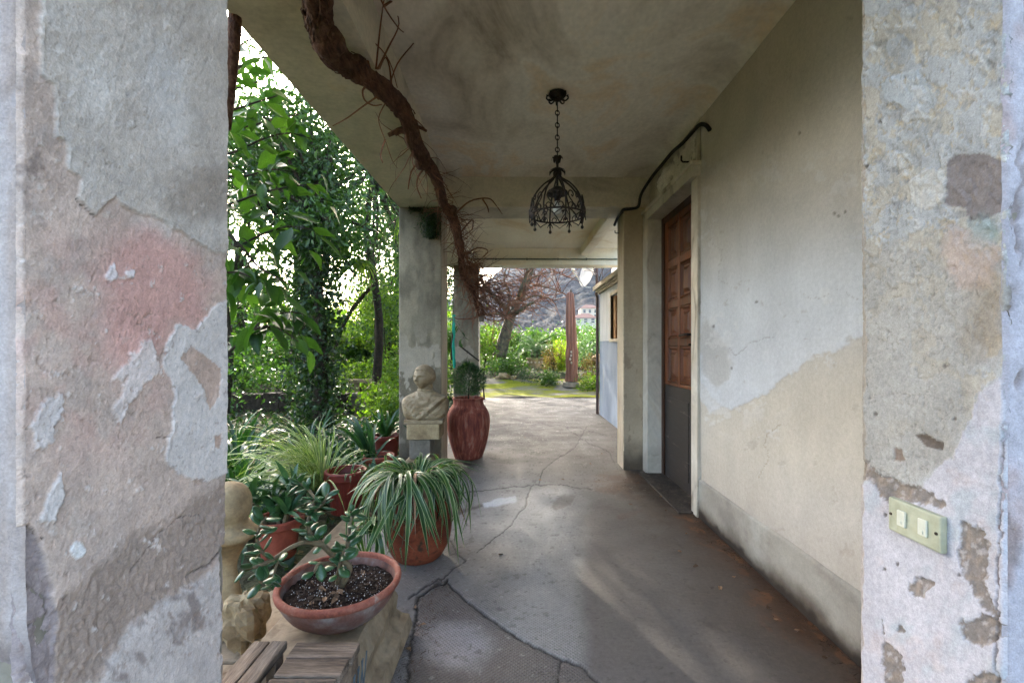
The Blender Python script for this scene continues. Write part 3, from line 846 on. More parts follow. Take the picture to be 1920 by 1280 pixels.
    p.crack([(1060, 800), (1100, 830), (1140, 845), (1160, 880)], 1.0, K, .004, 5, 238, .8)
    p.crack([(910, 770), (960, 766), (1010, 772), (1090, 764)], .6, K, .003, 4, 239, .6)
    p.c = p.c * np.array((.76, .76, .76)) * (1 - .58 * sstep(3.8, 6.0, v))[:, None]  # far floor darkened in its colour to offset the bright light there
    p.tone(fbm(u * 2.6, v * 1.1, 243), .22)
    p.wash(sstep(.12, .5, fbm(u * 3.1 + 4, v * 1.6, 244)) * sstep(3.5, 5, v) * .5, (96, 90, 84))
    spk = sstep(.5, .58, fbm(u * 60, v * 60, 241, 3))
    p.wash(spk * .5, (60, 54, 48))
    spk = sstep(.54, .6, fbm(u * 50 + 9, v * 50, 242, 3))
    p.wash(spk * .35 * (1 - smoothz), (160, 156, 150))
    waf = (1 - smoothz) * sstep(-.35, .1, fbm(u * 1.3, v * 1.3, 240) + .25 * m + .15)
    return p.c, p.d, {'waffle': waf, 'wet': pale * .8 + .2 * (1 - smoothz)}

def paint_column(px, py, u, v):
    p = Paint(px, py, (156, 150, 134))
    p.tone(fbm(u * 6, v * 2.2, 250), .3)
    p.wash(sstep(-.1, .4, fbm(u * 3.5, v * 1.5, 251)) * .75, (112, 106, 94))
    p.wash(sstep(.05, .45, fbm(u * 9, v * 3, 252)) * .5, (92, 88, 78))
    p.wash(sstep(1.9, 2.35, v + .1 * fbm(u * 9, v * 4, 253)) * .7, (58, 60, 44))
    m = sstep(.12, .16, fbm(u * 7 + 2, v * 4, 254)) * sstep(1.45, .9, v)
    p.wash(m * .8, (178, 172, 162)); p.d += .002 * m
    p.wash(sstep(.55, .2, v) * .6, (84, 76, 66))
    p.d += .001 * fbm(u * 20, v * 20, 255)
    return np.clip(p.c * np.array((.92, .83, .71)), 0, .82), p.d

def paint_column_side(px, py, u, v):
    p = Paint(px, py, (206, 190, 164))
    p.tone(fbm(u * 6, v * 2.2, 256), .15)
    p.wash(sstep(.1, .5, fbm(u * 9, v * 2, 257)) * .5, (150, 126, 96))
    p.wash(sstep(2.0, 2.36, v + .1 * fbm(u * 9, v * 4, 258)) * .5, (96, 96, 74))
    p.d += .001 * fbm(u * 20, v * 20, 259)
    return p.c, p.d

def paint_pilaster(px, py, u, v):
    p = Paint(px, py, (176, 166, 148))
    p.tone(fbm(u * 5, v * 1.6, 260), .2)
    p.wash(sstep(.05, .5, fbm(u * 6, v * 2, 261)) * .55, (140, 128, 110))
    p.wash(sstep(.32, .05, v + .08 * fbm(u * 9, v * 9, 262)) * .85, (66, 56, 46))  # darker towards the foot
    sc = sstep(.32, .42, fbm(u * 20, v * 9, 263)) * sstep(1.4, .9, v)
    p.wash(sc * .5, (120, 108, 94))
    p.d += .0012 * fbm(u * 14, v * 14, 264)
    return np.clip(p.c * np.array((1.05, .96, .86)), 0, .82), p.d

# ---- floor of the passage (one concrete slab) and the garden ground
t = NT('concrete_floor')
pos = t.wpos()
c = t.attr('Col').outputs['Color']
n1 = t.noise(pos, 55, 5, .65)
n3 = t.noise(pos, 260, 3, .6)
c = t.mix(1.0, c, t.ramp(n1, [(.28, (.76,) * 3), (.72, (1.12,) * 3)]), 'MULTIPLY')
c = t.mix(1.0, c, t.ramp(n3, [(.3, (.84,) * 3), (.7, (1.08,) * 3)]), 'MULTIPLY')
sx = t.n('ShaderNodeSeparateXYZ')
t.l(t.map(pos, (1, 1, 1), rot=(0, 0, R(4))), sx.inputs[0])
wv = t.math('MULTIPLY', t.math('SINE', t.math('MULTIPLY', sx.outputs[0], 2 * math.pi / .0165)), t.math('SINE', t.math('MULTIPLY', sx.outputs[1], 2 * math.pi / .0165)))
wv = t.math('MULTIPLY', t.math('MAXIMUM', wv, -0.2), t.attr('waffle').outputs['Fac'])
c = t.mix(t.math('MULTIPLY', t.math('MAXIMUM', wv, 0.0), .45), c, (.05, .043, .037))
nb = t.bump(wv, .7, .003)
nb = t.bump(n1, .45, .004, nb)
nb = t.bump(n3, .3, .0012, nb)
ro = t.math('SUBTRACT', t.rng(t.noise(pos, 3.5, 5, .6), .3, .7, .5, .8), t.math('MULTIPLY', t.attr('wet').outputs['Fac'], .18))
t.principled(c, ro, nb, 0, .28)
M['floor'] = t.m
inv = np.linspace(1 / 11.0, 1 / 1.25, 430)
ys = np.concatenate([np.arange(.1, 1.25, .05), np.sort(1 / inv)])
xs = np.unique(np.concatenate([np.arange(-.9, 1.45, .0065), np.linspace(1.46, 2.6, 12)]))
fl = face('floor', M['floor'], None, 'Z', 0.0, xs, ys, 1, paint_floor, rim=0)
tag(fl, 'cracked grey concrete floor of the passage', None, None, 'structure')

def ground_z(x, y):
    z = -.03 + .42 * sstep(10.8, 13.0, y) + .03 * fbm(x * .6, y * .6, 300, 4)
    z = z - .05 * sstep(2.2, .9, np.abs(x - .3)) * sstep(12, 10.6, y)
    far = sstep(25, 70, y)
    return z * (1 - far) - far * 6.0
gx = np.concatenate([-np.geomspace(3, 1500, 40)[::-1], np.arange(-2.8, 3, .2), np.geomspace(3, 1500, 40)])
gy = np.concatenate([-np.geomspace(2, 600, 20)[::-1], np.arange(-1.8, 14, .2), np.geomspace(14.2, 2600, 60)])
GX, GY = np.meshgrid(gx, gy)
gz = ground_z(GX.ravel(), GY.ravel())
gz = np.minimum(gz, np.where((GX.ravel() > -1.0) & (GX.ravel() < 2.7) & (GY.ravel() < 11.2), -.06, 9))
me = np_mesh('ground', np.stack([GX.ravel(), GY.ravel(), gz], 1), grid_faces(len(gx), len(gy)), M['ground'], True)
tag(link('ground', me), 'dark garden earth around the passage', None, None, 'structure')

# mossy paving past the end of the slab
mx, my = np.linspace(-3.2, 2.6, 80), np.linspace(10.0, 12.6, 60)
MX, MY = np.meshgrid(mx, my)
mz = .012 + .30 * sstep(10.6, 12.8, MY) + .03 * fbm(MX * 1.4, MY * 1.8, 305)
me = np_mesh('moss_paving', np.stack([MX.ravel(), MY.ravel(), mz.ravel()], 1), grid_faces(80, 60), M['moss'], True)
tag(link('moss_paving', me), 'yellow-green moss over the paving beyond the passage', None, None, 'structure')

# ---- ceiling and beams
b = MB()
n = 26
for (x0, x1, y0, y1) in [(-.72, 1.5, .5, 4.2)]:
    us, vs = np.linspace(x0, x1, 60), np.linspace(y0, y1, 90)
    U, V = np.meshgrid(us, vs)
    Z = 2.655 + .012 * fbm(U * 1.4, V * 1.2, 310, 3) - .05 * sstep(1.12, 1.26, U) ** 2
    me = np_mesh('ceiling', np.stack([U.ravel(), V.ravel(), Z.ravel()], 1), grid_faces(60, 90)[:, ::-1], M['ceil'], True)
    tag(link('ceiling', me), 'stained plaster ceiling over the near bay', None, None, 'structure')
tag(MB().box((-1.2, .4, 2.70), (1.6, 7.4, 2.95)).build('ceiling', M['ceil']), 'concrete slab above the passage', None, None, 'structure')
tag(MB().box((-1.1, 4.45, 2.648), (1.7, 7.1, 2.69)).build('ceiling', M['ceil2']), 'pale ochre-stained ceiling of the far bay', None, None, 'structure')

def wobbly_box(name, mat, parent, a, b, seg=.06, amp=.004, seed=0):
    """box with lightly uneven plastered faces and rounded arrises"""
    m = MB().cbox(a, b, .008)
    bm = bmesh.new()
    vs = [bm.verts.new(p) for p in m.v]
    for f in m.f: bm.faces.new([vs[i] for i in f])
    cuts = max(1, int(max(abs(b[i] - a[i]) for i in range(3)) / seg))
    long = [e for e in bm.edges if e.calc_length() > seg * 2]
    bmesh.ops.subdivide_edges(bm, edges=long, cuts=min(cuts, 24), use_grid_fill=True)
    off = par_origin(parent)
    for v in bm.verts:
        k = float(fbm(np.array([v.co.x * 5 + v.co.z * 3 + seed]), np.array([v.co.y * 5 - v.co.z * 4]), 311, 3)[0]) * amp
        v.co += Vector((k, k * .6, k)) 
        v.co -= off
    me = bpy.data.meshes.new(name)
    bm.to_mesh(me); bm.free()
    me.materials.append(mat)
    return link(name, me, parent)

b = MB()
pts = [(-1.09, 1.0), (-1.05, 4.12), (-1.05, 7.3)]
vs = []
for (xo, y) in pts: vs += [(xo, y, 2.385), (-.63, y, 2.385), (-.63, y, 2.69), (xo, y, 2.69)]
b.add(vs, [(0, 1, 5, 4), (1, 2, 6, 5), (3, 0, 4, 7), (4, 5, 9, 8), (5, 6, 10, 9), (7, 4, 8, 11), (2, 3, 7, 6), (6, 7, 11, 10), (3, 2, 1, 0), (8, 9, 10, 11)])
tag(b.build('beam', M['beam']), 'long plaster beam on the garden side carrying the vine', 'beam')
tag(wobbly_box('beam', M['beam'], None, (-.628, 4.12, 2.385), (1.3, 4.5, 2.69), seed=1), 'cross beam behind the hanging lantern', 'beam')
tag(wobbly_box('beam', M['ceil2'], None, (-.628, 7.06, 2.385), (1.9, 7.32, 2.66), seed=2), 'pale cross beam at the garden end of the passage', 'beam')
tag(MB().cbox((1.02, 4.5, 2.54), (1.16, 7.05, 2.66), .01).build('beam', M['ceil2']), 'narrow beam running along the pale far ceiling', 'beam')
tag(wobbly_box('beam', M['beam'], None, (-1.09, .58, 2.385), (1.3, .998, 2.69), seed=3), 'entrance beam overhead between the two near pillars', 'beam')

# ---- near pillars
lp = empty('pillar', (-.83, .79, 0), 'near left pillar with flaking grey, pink and white plaster', 'pillar')
MB().box((-1.035, .59, -.02), (-.638, .99, 2.384)).build('core', M['curb'], lp)
zs = spaced(0, 2.384, .36, 1.92, .0030, .06)
face('plaster_face', M['plaster_rough'], lp, 'X', -.63, spaced(.58, 1.0, .58, 1.0, .0021, .02), zs, 1, paint_left, .006, 'LR')
face('plaster_front', M['plaster_rough'], lp, 'Y', .58, np.linspace(-1.04, -.63, 60), zs[::2], -1, paint_left_front, .006, 'LR')
rp = empty('pillar', (1.0, .9, 0), 'near right pillar with flaking pale blue and cream paint', 'pillar')
MB().box((.81, .75, -.02), (1.3, 1.052, 2.384)).build('core', M['curb'], rp)
zs = spaced(0, 2.384, .30, 1.95, .0032, .06)
face('plaster_face', M['plaster'], rp, 'X', .80, spaced(.742, 1.058, .742, 1.058, .0020, .02), zs, -1, paint_right, .006, 'LR')
face('plaster_front', M['plaster_rough'], rp, 'Y', .742, np.linspace(.80, 1.3, 110), zs[::2], -1, paint_right_front, .006, 'L')

# ---- right wall with plinth
wall = empty('wall', (WALL_X, 2, 0), 'long beige plaster wall with peeling pale blue limewash', 'wall')
MB().box((WALL_X + .012, 1.06, 0), (1.6, 3.0, 2.68)).build('core', M['curb'], wall)
inv = np.linspace(1 / 3.0, 1 / 1.06, 300)
ws = np.sort(1 / inv)
face('plaster_face', M['wall_plaster'], wall, 'X', WALL_X, ws, np.linspace(.2, 2.68, 420), -1, paint_wall, .006, 'R')
def plinth_top(u): return .258 + .008 * fbm(u * 2.5, u * 0, 320, 4)
us, vs = ws, np.linspace(0, 1, 70)
U, V = np.meshgrid(us, vs)
Zp = V * plinth_top(U)
px, py = proj(np.full(U.size, WALL_X), U.ravel(), Zp.ravel())
cc, dd = paint_plinth(px, py, U.ravel(), Zp.ravel())
Xp = WALL_X - .013 - dd + .010 * sstep(.94, 1.0, V.ravel())
P = np.stack([Xp, U.ravel(), Zp.ravel()], 1) - np.array((WALL_X, 2, 0))
link('plinth', np_mesh('plinth', P, grid_faces(len(us), 70)[:, ::-1], M['wall_plaster'], True, None, {'Col': cc}), wall)

# ---- right pilaster between the bays
pil = empty('pilaster', (1.1, 4.26, 0), 'plain plaster pilaster next to the door with dark foot', 'pilaster')
MB().box((1.0, 4.15, -.02), (1.45, 4.395, 2.384)).build('core', M['curb'], pil)
zz = np.linspace(0, 2.384, 240)
face('plaster_front', M['wall_plaster'], pil, 'Y', 4.145, np.linspace(.992, 1.24, 50), zz, -1, paint_pilaster, .006, 'L')
face('plaster_side', M['wall_plaster'], pil, 'X', .992, np.linspace(4.145, 4.40, 40), zz, -1, paint_column_side, .006, 'LR')

# ---- columns on the garden side
def column(x0, x1, y0, y1, label):
    c = empty('column', ((x0 + x1) / 2, (y0 + y1) / 2, 0), label, 'column', 'columns along the garden side')
    MB().box((x0 + .006, y0 + .006, -.03), (x1 - .006, y1 - .006, 2.384)).build('core', M['curb'], c)
    zz = np.linspace(0, 2.384, 260)
    face('plaster_front', M['plaster'], c, 'Y', y0, np.linspace(x0, x1, 70), zz, -1, paint_column, .006, 'LR')
    face('plaster_side', M['wall_plaster'], c, 'X', x1, np.linspace(y0, y1, 50), zz, 1, paint_column_side, .006, 'LR')
    return c
column(-1.05, -.665, 4.125, 4.50, 'grey stained square column behind the bust')
column(-.95, -.56, 7.06, 7.36, 'paler square column at the garden end behind the jar')

# ------------------------------------------------------------------ door, stone surround, wall above
DX = 1.30
dw = empty('wall', (1.25, 3.5, 2.4), 'patch of bare rough render over the door lintel', 'wall')
def paint_over(px, py, u, v):
    p = Paint(px, py, (190, 178, 156))
    rough = sstep(-.02, .03, np.minimum(v - 2.35, 2.59 - v) + .05 * fbm(u * 6, v * 9, 330)) * sstep(3.02, 3.1, u) * sstep(4.0, 3.85, u)
    p.wash(rough * .9, (222, 214, 198))
    p.wash(rough * sstep(.0, .3, fbm(u * 14, v * 14, 331)) * .7, (140, 130, 116))
    p.d += rough * (-.012 + .014 * fbm(u * 22, v * 22, 332, 5, .65))
    lump = sstep(.16, .04, np.hypot(u - 3.72, (v - 2.47) * 1.2) + .06 * fbm(u * 11, v * 11, 333))
    p.wash(lump, (226, 220, 208)); p.d += lump * (.04 + .04 * fbm(u * 13, v * 13, 334))
    return p.c, p.d
face('rough_render', M['plaster_rough'], dw, 'X', WALL_X, np.linspace(2.99, 4.16, 260), np.linspace(2.24, 2.68, 120), -1, paint_over, 0)
MB().box((WALL_X + .02, 3.0, 2.26), (1.6, 4.3, 2.68)).build('core', M['curb'], dw)

sr = empty('door_surround', (1.2, 3.55, 0), 'veined cream marble surround framing the wooden door', 'door surround')
m = MB().cbox((1.165, 4.0, 0), (1.36, 4.14, 2.238), .004); m.build('jamb', M['marble'], sr)
m = MB().cbox((1.198, 2.985, 0), (1.36, 3.09, 2.238), .004); m.build('jamb', M['marble'], sr)
m = MB().cbox((1.165, 2.985, 2.24), (1.36, 4.142, 2.312), .004)
m.cbox((1.15, 2.975, 2.3122), (1.30, 4.1435, 2.342), .008)
m.build('lintel', M['marble'], sr)
MB().cbox((1.10, 3.05, -.02), (1.40, 4.02, .012), .004).build('threshold', M['dark_stone'], sr)

door = empty('door', (DX, 3.6, 0), 'panelled brown wooden door with a dark painted foot', 'door')
fr = MB().box((DX - .01, 3.94, .013), (DX + .06, 3.998, 2.236)).box((DX - .01, 3.092, .013), (DX + .06, 3.15, 2.236)).box((DX - .009, 3.151, 2.185), (DX + .058, 3.939, 2.235))
fr.build('frame', M['frame_wood'], door)
ys_ = [(3.935, 3.30), (3.295, 3.152)]
MB().box((DX + .022, 3.153, .014), (DX + .05, 3.938, 2.184)).build('leaf_core', M['frame_wood'], door)
zrows = [.80, 1.155, 1.47, 1.81, 2.16]
ST = [(3.938, 3.862), (3.628, 3.582), (3.355, 3.285)]
for (a, c_) in ST:
    MB().cbox((DX, c_, .80), (DX + .03, a, 2.183), .004).build('stile', M['wood'], door)
for z in zrows:
    for (a, c_) in ((3.8615, 3.6285), (3.5815, 3.3555)):
        hh = .03 if z not in (.80, 2.16) else .024
        MB().cbox((DX + .001, c_, z - hh if z > .8 else z), (DX + .029, a, z + hh), .004).build('rail', M['wood'], door)
for i in range(4):
    for (a, c_) in ((3.86, 3.63), (3.58, 3.357)):
        z0, z1 = zrows[i] + .034, zrows[i + 1] - .034
        pn = MB()
        y0, y1 = c_ + .004, a - .004
        # sunk moulding, then a raised fielded panel
        def rect(x, k): return [(x, y0 + k, z0 + k), (x, y1 - k, z0 + k), (x, y1 - k, z1 - k), (x, y0 + k, z1 - k)]
        rings = [rect(DX + .004, 0), rect(DX + .0, .012), rect(DX + .018, .024), rect(DX + .018, .04), rect(DX + .002, .066)]
        vs = sum(rings, [])
        fs = [(16, 19, 18, 17)]
        for q in range(4):
            for k in range(4):
                fs.append((q * 4 + k, (q + 1) * 4 + k, (q + 1) * 4 + (k + 1) % 4, q * 4 + (k + 1) % 4))
        pn.add(vs, fs).build('panel', M['wood'], door)
MB().cbox((DX + .002, 3.29, .016), (DX + .03, 3.938, .798), .003).build('kick_board', M['wood_dark'], door)
MB().cbox((DX - .003, 3.40, .10), (DX + .004, 3.83, .70), .003).build('kick_panel', M['wood_dark'], door)
for (a, c_) in ((3.284, 3.155),):
    MB().cbox((DX + .004, c_, .016), (DX + .03, a, 2.183), .003).build('side_board', M['frame_wood'], door)
hd = MB().cbox((DX - .006, 3.305, 1.12), (DX + .002, 3.345, 1.27), .002)
hd.build('handle_plate', M['black'], door)
MB().tube([(DX, 3.325, 1.21), (DX - .045, 3.325, 1.21), (DX - .05, 3.34, 1.21), (DX - .05, 3.45, 1.205)], .009, 8).build('handle', M['iron'], door)
MB().tube([(DX, 3.325, 1.135), (DX - .03, 3.325, 1.135)], .008, 8).build('keyhole_knob', M['iron'], door)

# cable, hooks and conduit
def px_path(L):
    return [at(*q) for q in L]
def smooth_path(pts, sub=4):
    pts = [Vector(p) for p in pts]
    out = []
    for i in range(len(pts) - 1):
        p0, p1, p2, p3 = pts[max(i - 1, 0)], pts[i], pts[i + 1], pts[min(i + 2, len(pts) - 1)]
        for k in range(sub):
            t_ = k / sub
            out.append(.5 * ((2 * p1) + (-p0 + p2) * t_ + (2 * p0 - 5 * p1 + 4 * p2 - p3) * t_ ** 2 + (-p0 + 3 * p1 - 3 * p2 + p3) * t_ ** 3))
    out.append(pts[-1])
    return out
cb = smooth_path([(1.21, 2.82, 2.46), (1.195, 2.84, 2.50), (1.19, 2.92, 2.545), (1.19, 3.02, 2.555), (1.18, 3.2, 2.55), (1.18, 3.4, 2.575), (1.17, 3.6, 2.565), (1.18, 3.8, 2.58), (1.165, 3.95, 2.555), (1.13, 4.07, 2.48), (1.12, 4.10, 2.40), (1.10, 4.115, 2.375), (1.04, 4.115, 2.366), (.985, 4.12, 2.36), (.975, 4.16, 2.345), (.972, 4.3, 2.335), (.97, 4.42, 2.30)], 5)
tag(MB().tube(cb, .013, 8).build('cable', M['black'], None, True), 'black cable sagging above the door to the pilaster', 'cable')
hk = MB().tube([(1.165, 3.03, 2.35), (1.12, 3.03, 2.35), (1.11, 3.03, 2.36), (1.11, 3.03, 2.39)], .006, 6)
tag(hk.build('hook', M['iron'], None), 'small iron hook at the near end of the lintel', 'hook')
hk = MB().tube([(.995, 4.33, 2.2), (.965, 4.33, 2.2), (.955, 4.33, 2.205), (.955, 4.33, 2.225)], .005, 6)
tag(hk.build('hook', M['screw'], None), 'little rusty hook high on the pilaster side', 'hook')
cd = empty('conduit', (.5, 7.05, 2.475), 'thin grey-green conduit across the far beam', 'conduit')
MB().tube([(-.62, 7.045, 2.478), (1.85, 7.045, 2.476)], .011, 8).build('pipe', M['conduit'], cd)
for x in (-.3, .18, .66, 1.1):
    MB().box((x, 7.032, 2.461), (x + .02, 7.058, 2.492)).build('clip', M['conduit'], cd)

# light switch on the right pillar
sw = empty('light_switch', (.80, .92, .77), 'ivory two-rocker light switch on the right pillar', 'light switch')
def swbox(name, y0, y1, z0, z1, x0, x1, mat, c_=.002):
    MB().cbox((x0, y0, z0), (x1, y1, z1), c_).build(name, mat, sw)
swbox('plate', .838, .956, .738, .807, .7845, .7985, M['plastic'], .004)
swbox('rocker', .863, .881, .758, .790, .7795, .7842, M['plastic_white'])
swbox('rocker', .910, .929, .757, .789, .7795, .7842, M['plastic_white'])
for y in (.8715, .9195):
    MB().tube([(.7793, y, .7655), (.7778, y, .7655)], .0036, 12).build('button', M['plastic_white'], sw)
for y in (.846, .948):
    MB().tube([(.7844, y, .773), (.7825, y, .773)], .0028, 10).build('screw', M['screw'], sw)

# ------------------------------------------------------------------ wrought iron lantern
LX, LY = .258, 2.75
lan = empty('lantern', (LX, LY, 2.65), 'black wrought-iron lantern hanging on a chain', 'lantern')
cp = MB().lathe([(.0, 2.652), (.05, 2.652), (.055, 2.64), (.04, 2.622), (.018, 2.606), (.006, 2.6), (0, 2.598)], (LX, LY, 0), 20)
cn = cp.build('ceiling_rose', M['iron'], lan, True)
for k in range(8):
    a = k * math.pi / 4
    q = [Vector((LX + r * math.cos(a), LY + r * math.sin(a), z)) for r, z in ((.02, 2.615), (.045, 2.605), (.065, 2.62), (.06, 2.638))]
    MB().tube(smooth_path(q, 3), [.005] * 9 + [.009], 5).build('rose_leaf', M['iron'], cn)
z = 2.60
ln = MB()
for i in range(2 * 8):
    tall = i % 2 == 0
    hgt = .062 if tall else .03
    if z - hgt < 2.225: break
    pts = []
    for k in range(17):
        a = 2 * math.pi * k / 16
        dx = (.006 if tall else .012) * math.cos(a)
        dz = hgt / 2 * math.sin(a)
        pts.append(Vector((LX + (dx if not tall else dx * .2), LY + (dx if tall else dx * .2), z - hgt / 2 + dz)))
    MB().tube(pts, .0034, 5, False).build('chain_link', M['iron'], lan)
    z -= hgt - .009
MB().tube([(LX, LY, z + .012), (LX, LY, 2.06)], .007, 8).build('stem', M['iron'], lan)
# leaf crown
for tier, (zz0, n_, rr, dz, ph) in enumerate(((2.235, 6, .034, .03, 0), (2.195, 8, .05, -.012, .3))):
    for k in range(n_):
        a = 2 * math.pi * k / n_ + ph
        d = Vector((math.cos(a), math.sin(a), 0))
        s_ = Vector((-d.y, d.x, 0))
        c0 = Vector((LX, LY, zz0))
        prof = [(0.006, -.015, .004), (rr * .5, .006 + dz * .6, .012), (rr * .85, dz, .011), (rr, dz - .012, .007), (rr * .96, dz - .026, .003)]
        vs, fs = [], []
        for (r_, z_, w_) in prof:
            for sgn in (-1, 0, 1):
                vs.append(c0 + d * r_ + s_ * sgn * w_ + Vector((0, 0, z_ + (.003 if sgn == 0 else 0))))
        for i in range(4):
            for j in range(2):
                fs.append((i * 3 + j, i * 3 + j + 1, (i + 1) * 3 + j + 1, (i + 1) * 3 + j))
        MB().add(vs, fs).build('crown_leaf', M['iron'], lan)
RZ = 1.913
rr_ = .165
def dome(t_):
    # rib profile: from the stem out and down to below the ring
    P = [(.008, 2.17), (.03, 2.135), (.085, 2.095), (.135, 2.035), (.163, 1.965), (rr_, RZ), (.158, 1.875)]
    return P
ribp = [Vector((r_, 0, z_)) for r_, z_ in dome(0)]
ribs = smooth_path(ribp, 4)
for k in range(8):
    a = 2 * math.pi * k / 8 + .2
    pts = [Vector((LX + q.x * math.cos(a), LY + q.x * math.sin(a), q.z)) for q in ribs]
    MB().tube(pts, .0055, 6).build('rib', M['iron'], lan, True)
    e = pts[-1]
    dr = MB().lathe([(.0, .012), (.004, .01), (.004, -.012), (.009, -.02), (.010, -.027), (.006, -.034), (0, -.036)], e, 8)
    dr.build('drop', M['iron'], lan, True)
    # claw below the ring
    for sgn in (-1, 1):
        tn = Vector((-math.sin(a), math.cos(a), 0)) * sgn
        q = [e + Vector((0, 0, .03)), e + tn * .010 + Vector((0, 0, .018)), e + tn * .018 + Vector((0, 0, .002))]
        MB().tube(q, [.004, .0035, .002], 5).build('claw', M['iron'], lan)
MB().ring((LX, LY, RZ), rr_, .0055, 48, 6).build('ring', M['iron'], lan, True)
# heart scrolls standing on the ring between the ribs, one tier above and one below
def cyl(a, z_, r_=None):
    r_ = rr_ * (1 - .06 * max(0, (z_ - 1.95) / .05)) if r_ is None else r_
    return Vector((LX + r_ * math.cos(a), LY + r_ * math.sin(a), z_))
for k in range(8):
    a0 = 2 * math.pi * (k + .5) / 8 + .2
    for sgn in (-1, 1):
        prof = [(0.0, RZ + .002), (.10, RZ + .03), (.24, RZ + .062), (.27, RZ + .085), (.20, RZ + .105), (.10, RZ + .10), (.06, RZ + .082), (.11, RZ + .07), (.15, RZ + .08)]
        MB().tube(smooth_path([cyl(a0 + sgn * da, z_) for da, z_ in prof], 3), .0038, 5).build('heart_scroll', M['iron'], lan)
        prof = [(0.0, RZ - .036), (.12, RZ - .02), (.26, RZ - .006), (.30, RZ + .018), (.22, RZ + .032), (.13, RZ + .022), (.16, RZ + .008)]
        MB().tube(smooth_path([cyl(a0 + sgn * da, z_, rr_ + .004) for da, z_ in prof], 3), .0032, 5).build('lower_scroll', M['iron'], lan)
bs = MB().lathe([(.01, 2.09), (.03, 2.08), (.062, 2.055), (.066, 2.04), (.05, 2.045), (.018, 2.05), (.018, 2.0), (0, 2.0)], (LX, LY, 0), 20, wob=.04)
bs.build('lamp_holder', M['iron'], lan, True)
MB().lathe([(.0, 1.998), (.014, 1.998), (.016, 1.985), (.028, 1.955), (.026, 1.935), (.012, 1.922), (0, 1.92)], (LX, LY, 0), 16).build('bulb', M['bulb'], lan, True)

# ------------------------------------------------------------------ vine
vine = empty('vine', (-.6, 2.5, 2.3), 'thick leafless old vine twisting along the beam and past the column', 'vine')
vp = [(590, -90, 1.30), (594, 0, 1.52), (601, 52, 1.66), (622, 98, 1.80), (655, 122, 1.92), (700, 152, 2.06), (740, 190, 2.26), (766, 222, 2.42), (776, 265, 2.62), (800, 308, 2.95), (820, 340, 3.35), (832, 382, 3.75), (850, 410, 3.98), (859, 446, 4.2), (866, 482, 4.36), (868, 515, 4.5), (884, 543, 4.66), (893, 570, 4.8), (896, 590, 4.9)]
vr_px = [52, 52, 47, 44, 38, 34, 30, 28, 26, 22, 17, 15, 16, 14, 12, 10, 8, 6, 5]
vpts = smooth_path(px_path(vp), 5)
vrad = []
for i in range(len(vp) - 1):
    for k in range(5):
        t_ = k / 5
        vrad.append((vr_px[i] * (1 - t_) + vr_px[i + 1] * t_) / 2 / F * (vp[i][2] * (1 - t_) + vp[i + 1][2] * t_))
vrad.append(vr_px[-1] / 2 / F * vp[-1][2])
vrad = [r_ * random.uniform(.9, 1.12) for r_ in vrad]
tr = MB().tube(vpts, vrad, 18)
vv = []
for i, p in enumerate(tr.v):
    c0 = vpts[i // 18]
    k = i % 18
    w_ = 1 + .20 * math.sin(k * 2 * math.pi * 3 / 18 + (i // 18) * .35) + .26 * float(fbm(np.array([k * .9 + i * .01]), np.array([(i // 18) * .35]), 340, 4)[0])
    vv.append(tuple(c0 + (Vector(p) - c0) * w_))
tr.v = vv
fib = MB()
for i in range(260):
    j0 = random.randrange(0, len(vpts) - 8)
    a_ = random.uniform(0, 6.28)
    fp_ = []
    for j in range(j0, j0 + random.randint(3, 7)):
        c0 = vpts[j]
        t_ = (vpts[min(j + 1, len(vpts) - 1)] - vpts[max(j - 1, 0)]).normalized()
        u_ = t_.orthogonal().normalized()
        w_ = t_.cross(u_)
        a_ += random.uniform(-.15, .25)
        fp_.append(c0 + (u_ * math.cos(a_) + w_ * math.sin(a_)) * vrad[j] * random.uniform(1.0, 1.18))
    fib.tube(fp_, [random.uniform(.002, .005) for _ in fp_], 4)
tag(fib.build('bark_fibres', M['bark'], vine), None, None, None, 'stuff')
for j, k in ((12, 1.25), (21, 1.3), (33, 1.35), (44, 1.3), (58, 1.3)):
    c0 = vpts[j]
    MB().blob(c0 + Vector((random.uniform(-.02, .02), 0, random.uniform(-.02, .01))), [vrad[j] * k] * 3, 16, .22, j).build('knot', M['bark'], vine, True)
tr.build('trunk', M['bark'], vine, True)
def wander(start, d, length, n, r0, curl=.5, grav=-.1):
    p, d = Vector(start), Vector(d).normalized()
    pts, rad = [p.copy()], [r0]
    ax = Vector((random.uniform(-1, 1), random.uniform(-1, 1), random.uniform(-1, 1))).normalized()
    for i in range(n):
        d = (Matrix.Rotation(random.uniform(-.3, 1) * curl, 3, ax) @ d + Vector((0, 0, grav)) * .15 + Vector([random.uniform(-.2, .2) for _ in range(3)])).normalized()
        p = p + d * length / n
        pts.append(p.copy()); rad.append(r0 * (1 - .75 * (i + 1) / n))
    return pts, rad
